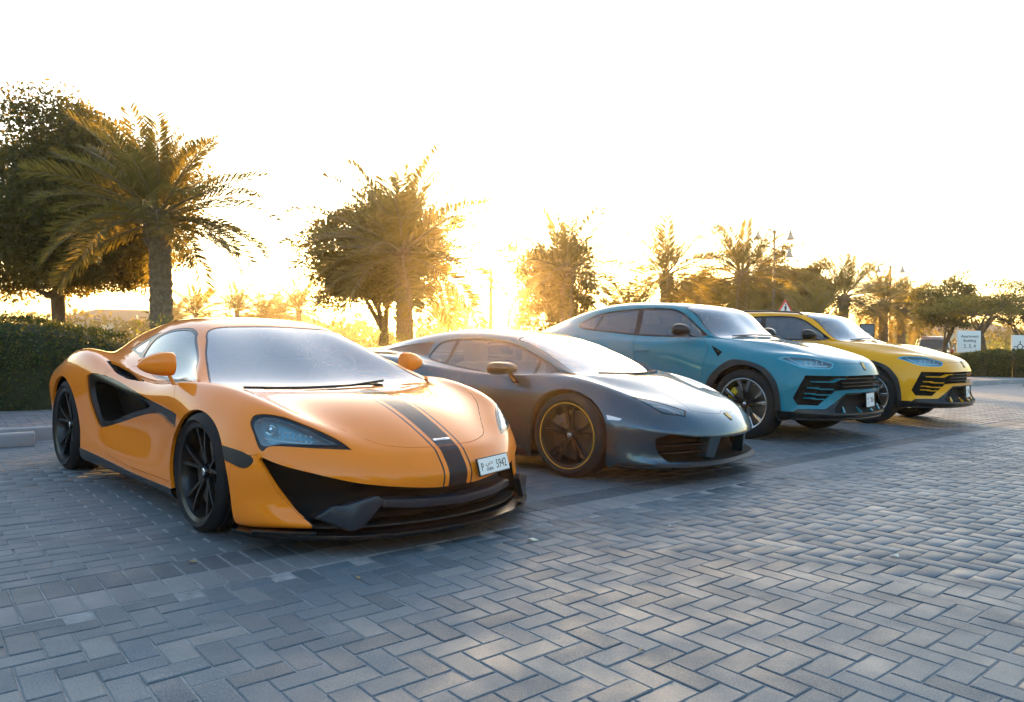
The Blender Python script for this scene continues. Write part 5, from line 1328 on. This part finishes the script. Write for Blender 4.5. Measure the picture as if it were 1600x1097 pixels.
P1 = at(254, 500, 14.0); palm('palm_tree', (P1.x, P1.y, 0), 3.5, .77, 54, 'nearest date palm, over the rear of the orange car', 'date palms', 31, .185, (-.10, 0), young=(-14, 86))
T2 = at(597, 520, 22); broad_tree('broadleaf_tree', (T2.x, T2.y, 0), 1.35, (-.05, .2, 3.75), (2.05, 1.9, 2.05), 300, 200, .52, .13, MAT['ficus'], 'rounded broadleaf tree right behind the second palm', 'tree', 'broadleaf trees behind the bays', 22, .15, -.72)
P2 = at(633, 520, 19); palm('palm_tree', (P2.x, P2.y, 0), 3.5, 1.12, 46, 'date palm in front of the rounded tree, left of the sun', 'date palms', 32, .20, (-.08, 0), young=(-22, 84))
T3 = at(872, 520, 25.5); broad_tree('broadleaf_tree', (T3.x, T3.y, 0), 1.1, (-.1, .2, 3.2), (1.45, 1.5, 1.95), 120, 150, .45, .14, MAT['ficus'], 'bushy broadleaf tree right of the sun behind the third palm', 'tree', 'broadleaf trees behind the bays', 23, .13, -.85)
P3 = at(884, 520, 24.5); palm('palm_tree', (P3.x, P3.y, 0), 3.6, 1.0, 40, 'date palm wrapped in the bushy tree behind the grey car roof', 'date palms', 33, .20, young=(-18, 84))
P3b = at(985, 520, 27); palm('palm_tree', (P3b.x, P3b.y, 0), 2.15, .80, 30, 'short date palm low above the teal SUV roof', 'date palms', 39, .18, young=(-12, 70))
P4 = at(1040, 520, 29); palm('palm_tree', (P4.x, P4.y, 0), 3.95, .98, 38, 'slender date palm standing clear against the sky above the teal SUV', 'date palms', 34, .21, young=(-35, 86))
P5 = at(1158, 520, 31); palm('palm_tree', (P5.x, P5.y, 0), 4.2, 1.08, 42, 'date palm above the windscreen of the teal SUV', 'date palms', 35, .22, young=(-30, 86))
for k, (u, v, D, rx, rz, sd, lab) in enumerate([(1100, 462, 38, 1.35, 1.25, 51, 'bushy tree behind the slender palm above the teal SUV'), (1212, 440, 40, 1.4, 1.7, 52, 'bushy tree under the lamp post behind the yellow SUV'), (1262, 452, 42, 1.7, 1.5, 53, 'lower bushy tree right of the lamp post behind the yellow SUV'), (1185, 482, 37, 1.4, 1.0, 54, 'low bushy tree at the foot of the palm behind the teal SUV')]):
    c = at(u, v, D); broad_tree('broadleaf_tree', (c.x, c.y, 0), .9, (0, 0, c.z), (rx, rx, rz), 110, 120, .55, .19, MAT['ficus'], lab, 'tree', 'bushy trees along the far verge', sd, .14, -.95)
for u, D, h, s_, sd, lab, cl in [(1318, 37, 3.75, 1.02, 36, 'date palm right of the bushy trees above the yellow SUV', (-30, 84)), (1262, 34, 2.2, .95, 41, 'short drooping date palm behind the yellow SUV roof', (-30, 75)), (1380, 41, 3.7, .98, 37, 'date palm under the second lamp post', (-32, 84)), (1408, 44, 3.5, .95, 38, 'date palm between the second lamp post and the dark green tree', (-30, 84)), (1437, 48, 3.4, .9, 42, 'slim date palm left of the parked white SUV', (-28, 82))]:
    p = at(u, 520, D); palm('palm_tree', (p.x, p.y, 0), h, s_, 34, lab, 'date palms', sd, .22, young=cl)
c = at(1478, 480, 36); broad_tree('broadleaf_tree', (c.x, c.y, 0), 1.2, (0, 0, c.z), (1.6, 1.6, 1.25), 110, 110, .5, .16, MAT['acacia'], 'dark green spreading tree above the parked white SUV', 'tree', 'broadleaf trees behind the bays', 61, .1, -.8)
def umbrella_tree(base, h, R_, label, seed, trunk_fork=1.7):
    """open flat-topped tree: forked bare limbs and thin layers of fine leaves"""
    rng = np.random.default_rng(seed); root = empty('umbrella_tree', base); tag(root, label, 'tree', 'flat-topped trees'); mb = MB()
    fork = Vector((-.1, 0, trunk_fork)); mb.tube([(0, 0, -.1), (.06, 0, trunk_fork*.5), fork], [.17, .12, .10], 10); pts = []
    for i in range(9):
        a = i*2.4 + rng.uniform(-.3, .3); rr = R_*rng.uniform(.35, 1); tip = Vector((rr*math.cos(a), rr*math.sin(a), h*rng.uniform(.70, 1.0) - .10*rr)); mid = fork.lerp(tip, .5) + Vector((0, 0, .15))
        limb_mesh(mb, fork, [mid], .06, rng, 7)
        for j in range(6):
            t2 = tip + Vector(rng.normal(size=3))*Vector((.7, .7, .22)) if False else tip + Vector((rng.normal(0, .55), rng.normal(0, .55), rng.normal(0, .16)))
            limb_mesh(mb, mid, [t2], .024, rng, 5)
            n = 150; q = rng.normal(size=(n, 3))*np.array([.34, .34, .07]) + np.array(t2); pts.append(q)
    mb.build('trunk', MAT['bark'], root, auto=60); leaf_cloud('crown', np.concatenate(pts), .11, MAT['acacia'], root, rng, .4, .7); return root
c = at(1537, 520, 30); umbrella_tree((c.x, c.y, 0), 4.1, 1.9, 'open flat-topped tree standing right of the apartment sign', 71)
c = at(1606, 520, 31); umbrella_tree((c.x, c.y, 0), 3.2, 1.7, 'flat-topped tree cut by the right edge', 72, 1.4)
hedge('clipped_hedge', [at(1480, 586, 27.0)*Vector((1, 1, 0)), at(1528, 586, 26.6)*Vector((1, 1, 0)), at(1570, 586, 26.4)*Vector((1, 1, 0))], 1.3, [.80, 1.0, 1.0], .07, 9000, MAT['hedge'], 'clipped hedge under the apartment sign at the right', 4)
hedge('clipped_hedge', [at(1582, 586, 26.2)*Vector((1, 1, 0)), at(1680, 586, 25.4)*Vector((1, 1, 0))], 1.4, [1.04, 1.04], .07, 7000, MAT['hedge'], 'clipped hedge cut by the right edge, under the roundabout sign', 5)
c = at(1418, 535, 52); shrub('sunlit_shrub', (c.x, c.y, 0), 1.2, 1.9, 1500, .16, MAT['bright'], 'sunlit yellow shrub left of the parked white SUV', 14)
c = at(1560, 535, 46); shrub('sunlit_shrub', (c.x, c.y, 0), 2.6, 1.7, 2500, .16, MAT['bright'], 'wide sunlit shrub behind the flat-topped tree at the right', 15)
# distant palms and the hazy belt of trees
for u, vt, D, sd, nm in [(305, 468, 62, 1, 'small far palm just right of the nearest palm trunk'), (370, 462, 58, 2, 'far palm in the haze above the orange car roof, fullest of them'), (412, 475, 66, 3, 'far palm right of the fullest one above the orange car roof'), (437, 474, 68, 4, 'low far palm above the middle of the orange car windscreen'), (466, 460, 56, 5, 'tall far palm left of the rounded tree'), (686, 480, 66, 6, 'far palm just right of the second palm trunk'), (728, 473, 58, 7, 'far palm left of the bare pole'), (806, 490, 60, 8, 'far palm right of the bare pole in the glare'), (272, 480, 74, 9, 'small far palm peeping out beside the nearest palm trunk')]:
    p = at(u, 530, D); top = at(u, vt, D).z; far_palm((p.x, p.y, 0), top - 1.3, 1.15, nm, sd, 'far palms in the haze')
rng = np.random.default_rng(77); pts = []; cores = []
for i in range(150):
    u = rng.uniform(-150, 1750); D = rng.uniform(75, 120); c = at(u, 530, D); hgt = rng.uniform(2.5, 5.0)*(1.15 if u > 1000 else 1); r_ = rng.uniform(2, 4.5)
    n = 160; v = rng.normal(size=(n, 3)); v /= np.linalg.norm(v, axis=1)[:, None]; v[:, 2] = np.abs(v[:, 2]); pts.append(v*rng.uniform(.5, 1, n)[:, None]**.5*np.array([r_, r_, hgt]) + np.array([c.x, c.y, 0]))
o = leaf_cloud('far_tree_belt', np.concatenate(pts), .75, MAT['ficus'], None, rng, .6); tag(o, 'hazy belt of far trees along the horizon', 'trees', kind='stuff')

# trees and a hedge on the far side of the drive, behind the viewer: they close the place and show in paint and glass
for k, (x, y, h_, r_) in enumerate([(-27, -4, 6.5, 3.2), (-20, -12, 7.5, 3.4), (-12.5, -15, 6.5, 3.0), (-5, -16.5, 7.5, 3.3), (3, -17, 6.0, 3.0), (11, -16, 7.5, 3.4), (19, -13, 6.8, 3.2), (27, -8, 7.5, 3.4), (34, 0, 6.5, 3.2)]):
    broad_tree('broadleaf_tree', (x, y, 0), 1.4, (0, 0, h_*.55), (r_, r_, h_*.40), 70, 60, .95, .42, MAT['ficus'], 'broadleaf tree across the drive behind the viewer, %s in its row' % ['first from the left', 'second from the left', 'third from the left', 'fourth from the left', 'middle one', 'fourth from the right', 'third from the right', 'second from the right', 'first from the right'][k], 'tree', 'trees across the drive behind the viewer', 200+k, .18, -.8)
for k, (x, y) in enumerate([(-16.5, -8), (-9, -11), (7, -12.5), (15, -10)]):
    palm('palm_tree', (x, y, 0), 4.6, 1.2, 26, 'date palm across the drive behind the viewer, %s of four' % ['leftmost', 'second from the left', 'second from the right', 'rightmost'][k], 'palms across the drive behind the viewer', 300+k, .22, young=(-25, 84))
hedge('clipped_hedge', [(-30, -2, 0), (-18, -7.5, 0), (-6, -9.5, 0), (8, -9.5, 0), (22, -6, 0), (32, 2, 0)], 1.4, 1.25, .16, 6000, MAT['hedge'], 'long clipped hedge across the drive, behind the viewer', 6)
# ---------------------------------------------------------------- signs, lamps, far vehicle, houses
MAT['sign_white'] = simple('sign_white', (.72, .71, .68), .5, var=.06, vscale=3)
MAT['sign_ink'] = simple('sign_ink', (.02, .02, .022), .6)
MAT['sign_red'] = simple('sign_red', (.55, .03, .02), .45)
MAT['post'] = simple('grey_post', (.16, .15, .14), .5, .4)
MAT['wood_post'] = simple('brown_post', (.12, .075, .045), .75, var=.3, vscale=12)
MAT['panel_blue'] = simple('blue_grey_panel', (.06, .11, .14), .4, var=.2, vscale=4)
MAT['lamp_glass'] = simple('lamp_bowl', (.40, .34, .27), .45)
def board(name, u0, v0, u1, v1, D, face, label, cat, group=None, yaw=0, legs=True):
    a, b_ = at(u0, v1, D), at(u1, v0, D); w, h = b_.x - a.x, b_.z - a.z
    root = empty(name, ((a.x+b_.x)/2, D, 0), R(yaw)); tag(root, label, cat, group)
    MB().box((-w/2, -.03, a.z), (w/2, .03, b_.z), .008).build('sign_board', face, root, auto=30)
    for s in (-1, 1): MB().box((s*w*.36-.03, .035, -.1), (s*w*.36+.03, .085, b_.z-.1)).build('post', MAT['post'], root)
    return root, w, h, (a.z+b_.z)/2
def flat_text(parent, body, size, x, z, mat, y=-.034, nm='sign_lettering', sx=1):
    M = Matrix.Translation((x, y, z)) @ Matrix.Rotation(math.pi/2, 4, 'X'); return text_obj(nm, body, size, mat, parent, M, extrude=.002, sx=sx)
rt, w, h, zc = board('apartment_sign', 1495, 517, 1532, 556, 28.5, MAT['sign_white'], 'white sign board reading Apartment Building 2, 3, 4 behind the right hedge', 'sign')
for t, z, s in (('Apartment', .27, .155), ('Building', .10, .155), ('2, 3, 4', -.11, .19)): flat_text(rt, t, s, .02, zc + z, MAT['sign_ink'])
rt, w, h, zc = board('roundabout_sign', 1580, 524, 1616, 560, 29.5, MAT['sign_white'], 'white sign board with a roundabout diagram at the right edge', 'sign')
x0 = -.13
m = MB().lathe([(.085, -.034), (.115, -.034), (.115, -.040), (.085, -.040)], 28, 'y', (x0, 0, zc), True)
m.build('roundabout_ring', MAT['sign_ink'], rt)
for dx, dz in ((1, 0), (-1, 0), (0, 1), (0, -1)):
    a, b_ = (.11, .25) if dx else (.11, .24)
    MB().box((x0 + min(dx*a, dx*b_) - (.018 if dz else 0), -.040, zc + min(dz*a, dz*b_) - (.018 if dx else 0)), (x0 + max(dx*a, dx*b_) + (.018 if dz else 0), -.034, zc + max(dz*a, dz*b_) + (.018 if dx else 0))).build('diagram_arm', MAT['sign_ink'], rt)
# pedestrian warning triangle
c = at(1227, 484, 22); rt = empty('warning_sign', (c.x, c.y, 0)); tag(rt, 'red-edged triangular pedestrian warning sign above the yellow SUV roof', 'sign')
z0 = at(1227, 493, 22).z; hh = .50; ww = .58
MB().prism([(-ww/2, z0), (ww/2, z0), (0, z0+hh)], -.015, .015, 'y').build('sign_border', MAT['sign_red'], rt, bevel=.004)
MB().prism([(-ww/2+.085, z0+.05), (ww/2-.085, z0+.05), (0, z0+hh-.10)], -.019, -.0155, 'y').build('sign_face', MAT['sign_white'], rt)
fg = MB(); fg.lathe([(.001, -.0225), (.022, -.0225), (.022, -.0195), (.001, -.0195)], 14, 'y', (.0, 0, z0+.318))
fg.prism([(-.03, z0+.285), (.028, z0+.285), (.035, z0+.20), (.02, z0+.16), (-.02, z0+.16), (-.035, z0+.21)], -.0225, -.0195, 'y')
fg.prism([(-.022, z0+.165), (.005, z0+.165), (-.045, z0+.065), (-.07, z0+.065)], -.0225, -.0195, 'y'); fg.prism([(-.002, z0+.165), (.022, z0+.165), (.06, z0+.065), (.035, z0+.065)], -.0225, -.0195, 'y')
fg.build('pedestrian_symbol', MAT['sign_ink'], rt)
for k in range(4): MB().box((-.15+.085*k, -.0225, z0+.052), (-.105+.085*k, -.0195, z0+.064)).build('crossing_bar', MAT['sign_ink'], rt)
MB().tube([(0, .04, -.1), (0, .04, z0+.35)], .032, 10).build('post', MAT['post'], rt, auto=60)
# dark display panel
rt, w, h, zc = board('display_board', 1343, 506, 1366, 533, 24, MAT['black'], 'dark framed board with a blue-grey panel behind the yellow SUV windscreen', 'sign')
MB().box((-w/2+.03, -.036, zc-h*.12), (w/2-.03, -.031, zc+h/2-.04)).build('display_panel', MAT['panel_blue'], rt)
MB().box((-w/2+.05, -.036, zc-h*.30), (w/2-.05, -.031, zc-h*.16)).build('lower_panel', MAT['post'], rt)
# white low board glimpsed over the teal SUV roof
rt, w, h, zc = board('low_white_board', 951, 473, 1012, 492, 34, MAT['sign_white'], 'white board edge showing just above the teal SUV roof', 'sign')
# bare pole by the sun
c = at(766, 530, 20); tp = at(766, 422, 20)
o = MB().tube([(0, 0, -.1), (.01, 0, 1.5), (.0, 0, tp.z)], [.062, .055, .05], 12).build('bare_pole', MAT['wood_post'], None, auto=60); o.location = (c.x, c.y, 0); tag(o, 'slim bare brown pole in the sun glare', 'pole')
# street lamps with bell shades
def lamp_post(u, vtop, D, label):
    c = at(u, 530, D); zt = at(u, vtop, D).z; rt = empty('street_lamp', (c.x, c.y, 0)); tag(rt, label, 'street lamp', 'street lamps with bell shades')
    MB().tube([(0, 0, -.1), (0, 0, .5), (0, 0, zt)], [.10, .07, .05], 12).build('pole', MAT['post'], rt, auto=60)
    MB().lathe([(.02, zt+.12), (.07, zt+.02), (.09, zt-.06), (.05, zt-.14)], 14, 'z').build('pole_finial', MAT['post'], rt, auto=50)
    for s, dz in ((.75, 0), (-.75, 0), (.7, -.8), (-.7, -.8)):
        x = s*1.0
        MB().tube([(0, 0, zt-.05+dz), (s*.35, 0, zt+.12+dz), (s*.85, 0, zt+.14+dz), (x, 0, zt+.06+dz)], .035, 7).build('arm', MAT['post'], rt, auto=60)
        MB().lathe([(.03, zt+.08+dz), (.06, zt-.02+dz), (.10, zt-.14+dz), (.17, zt-.30+dz), (.22, zt-.36+dz), (.20, zt-.36+dz), (.02, zt-.30+dz)], 18, 'z', (x, 0, 0)).build('bell_shade', MAT['lamp_glass'], rt, auto=50)
lamp_post(1208, 362, 34, 'street lamp with bell shades above the bushy trees behind the teal SUV')
lamp_post(1390, 417, 46, 'smaller street lamp rising from the palm at the right')
c = at(302, 530, 70); o = MB().tube([(0, 0, 0), (0, 0, at(302, 462, 70).z)], .05, 8).build('far_pole', MAT['post'], None, auto=60); o.location = (c.x, c.y, 0); tag(o, 'thin far pole in the haze above the orange car roof', 'pole')
# parked SUV far right, seen from behind
def far_suv(u, D, yaw):
    c = at(u, 540, D); car = empty('parked_white_suv', (c.x, c.y, .0), R(yaw)); tag(car, 'far white SUV seen from behind with red tail lamps, by the apartment sign', 'car')
    wm = simple('white_car_paint', (.66, .65, .62), .3, 0, .5, .8); W = .93
    secs = [(-2.3, .45, .95, .80), (-2.25, .40, 1.02, .90), (-1.2, .36, 1.06, W), (.6, .36, 1.06, W), (1.9, .38, .98, .90), (2.3, .45, .80, .78)]
    rings = []
    for x, z0, z1, w in secs: rings.append([(x, -w*.92, z0), (x, -w, z0+.2), (x, -w, z1-.1), (x, -w*.9, z1), (x, w*.9, z1), (x, w, z1-.1), (x, w, z0+.2), (x, w*.92, z0)])
    loft(rings, 'body', wm, car, level=2)
    cab = []
    for x, z0, z1, w0, w1 in ((-2.16, .98, 1.10, .86, .80), (-1.95, .98, 1.66, .86, .70), (-1.6, .98, 1.78, .88, .70), (-.2, .98, 1.80, .88, .70), (.35, .98, 1.72, .88, .70), (1.0, .98, 1.1, .86, .80)):
        cab.append([(x, -w0, z0), (x, -w1, z1), (x, -w1*.5, z1+.03), (x, w1*.5, z1+.03), (x, w1, z1), (x, w0, z0)])
    loft(cab, 'cabin', wm, car, level=1)
    gl = MAT['side_glass']
    mesh_obj('rear_window', [(-2.20, -.70, 1.10), (-2.20, .70, 1.10), (-2.03, .60, 1.60), (-2.03, -.60, 1.60)], [(0,1,2,3)], MAT['panel_blue'], car)
    for s in (-1, 1):
        mesh_obj('side_window', [(-1.8, s*.885, 1.12), (.45, s*.885, 1.12), (.15, s*.745, 1.66), (-1.65, s*.745, 1.66)], [(0,1,2,3)], MAT['gloss_black'], car)
        MB().box((-2.36, s*.82-.10, .80), (-2.22, s*.82+.08, 1.12), .03).build('tail_light', MAT['tail_red'], car, auto=50)
        for x in (-1.4, 1.45):
            wl = MB().lathe([(.001, s*.10), (.20, s*.10), (.22, s*.12), (.34, s*.11), (.36, s*.06), (.36, -s*.1), (.2, -s*.1)], 28).build('wheel', MAT['rubber'], car, auto=45); wl.location = (x, s*.82, .36)
        mp_ = MB().box((.55, s*1.0-.09, 1.05), (.70, s*1.0+.09, 1.22), .04).build('door_mirror', wm, car, auto=50)
        MB().tube([(-1.7, s*.62, 1.82), (-1.6, s*.62, 1.87), (.0, s*.62, 1.87), (.1, s*.62, 1.82)], .02, 6).build('roof_rail', MAT['post'], car)
    MB().box((-2.12, -.62, 1.70), (-1.85, .62, 1.745), .015).build('rear_spoiler', MAT['tail_red'], car, auto=40)
    MB().box((-2.40, -.80, .42), (-2.20, .80, .66), .04).build('rear_bumper', MAT['black'], car, auto=40)
    MB().box((-2.37, -.26, .78), (-2.31, .26, .90), .01).build('number_plate', MAT['plate'], car)
    return car
far_suv(1457, 41, 62)
# pale houses in the haze
MAT['house_wall'] = simple('pale_render', (.52, .44, .34), .9, var=.12, vscale=.6); MAT['house_dark'] = simple('house_window', (.10, .10, .10), .3); MAT['house_roof'] = simple('roof_tiles', (.30, .17, .10), .9)
def house(u, D, w, d, h, label, arch=False):
    c = at(u, 530, D); rt = empty('far_house', (c.x, c.y, 0), R(8)); tag(rt, label, 'house', 'pale houses in the haze')
    MB().box((-w/2, 0, -.2), (w/2, d, h)).build('wall', MAT['house_wall'], rt)
    MB().add([(-w/2-.4, -.4, h), (w/2+.4, -.4, h), (w/2+.4, d+.4, h), (-w/2-.4, d+.4, h), (-w/4, d/2, h+1.4), (w/4, d/2, h+1.4)], [(0,1,5,4), (1,2,5), (2,3,4,5), (3,0,4), (0,3,2,1)]).build('roof', MAT['house_roof'], rt)
    n = max(2, int(w/2.4))
    for i in range(n):
        for fl in range(2 if h > 5 else 1):
            x = -w/2 + w*(i+.5)/n; z = 1.0 + 2.8*fl
            f = MB().box((x-.55, -.08, z-.1), (x+.55, .02, z+1.5)).build('window', MAT['house_wall'], rt); MB().box((x-.45, -.10, z), (x+.45, -.081, z+1.4)).build('pane', MAT['house_dark'], f)
    MB().box((w*.30, -.9, 0), (w*.46, .02, 2.6)).build('porch', MAT['house_wall'], rt)
house(165, 88, 11, 9, 3.6, 'pale far house under the left tree, leftmost of the houses'); house(225, 84, 9, 8, 3.3, 'pale far house left of the nearest palm trunk'); house(425, 100, 14, 9, 3.6, 'pale far house in the haze above the orange car roof'); house(1535, 95, 16, 9, 3.5, 'pale far house behind the flat-topped tree at the right')
# the side road and its far kerb
o = mesh_obj('side_road', [at(1380, 556, 44)*Vector((1, 1, 0)) + Vector((0, 0, -.03)), at(1700, 556, 36)*Vector((1, 1, 0)) + Vector((0, 0, -.03)), at(1900, 556, 60)*Vector((1, 1, 0)) + Vector((0, 0, -.03)), at(1400, 556, 62)*Vector((1, 1, 0)) + Vector((0, 0, -.03))], [(0,1,2,3)], MAT['asphalt']); o['kind'] = 'structure'
# scraps on the paving
for k, (u, v, s_, c_) in enumerate([(831, 846, .03, (.75, .66, .45)), (1047, 823, .014, (.6, .58, .5)), (1399, 871, .022, (.7, .66, .55)), (1001, 1018, .012, (.4, .3, .15)), (560, 905, .015, (.35, .22, .1)), (300, 880, .02, (.3, .2, .1))]):
    d = Vector(at(u, v, 1)) - Vector((0, 0, CAM_H)); t = CAM_H / -d.z; p = Vector((0, 0, CAM_H)) + d*t
    a = k*1.3; V = [(s_*math.cos(a+x)*r_, s_*math.sin(a+x)*r_, z*s_) for x, r_, z in ((0, 1.2, .1), (1.3, .6, .35), (2.6, .9, .1), (3.9, .8, .5), (5.2, .55, .15))]
    o = MB().add(V + [(v_[0]*.96, v_[1]*.96, v_[2]+.002) for v_ in V], [(0,1,2,3,4), (9,8,7,6,5)] + [(i, 5+i, 5+(i+1)%5, (i+1)%5) for i in range(5)]).build('dry_leaf', simple('scrap%d' % k, c_, .7)); o.location = (p.x, p.y, .004)
    tag(o, ['pale dry leaf on the pavers below the grey car, largest of the scraps', 'tiny pale scrap on the pavers below the nose of the grey car', 'pale scrap on the pavers at the lower right', 'brown scrap on the pavers at the bottom middle', 'small brown leaf on the pavers in front of the orange car', 'brown leaf beside the front wheel of the orange car'][k], 'leaf', 'scraps on the paving')
# ---------------------------------------------------------------- haze
hz = MB().box((-140, -30, -1.2), (160, 190, 14.0)).build('haze', None); tag(hz, 'golden evening haze filling the air', 'haze', kind='stuff')
hm = bpy.data.materials.new('haze'); hm.use_nodes = True; t_ = hm.node_tree; t_.nodes.remove(t_.nodes['Principled BSDF'])
pv = t_.nodes.new('ShaderNodeVolumePrincipled'); pv.inputs['Color'].default_value = (1, .86, .64, 1); pv.inputs['Density'].default_value = .0010; pv.inputs['Anisotropy'].default_value = .88
t_.links.new(pv.outputs[0], t_.nodes['Material Output'].inputs['Volume']); hz.data.materials.append(hm)
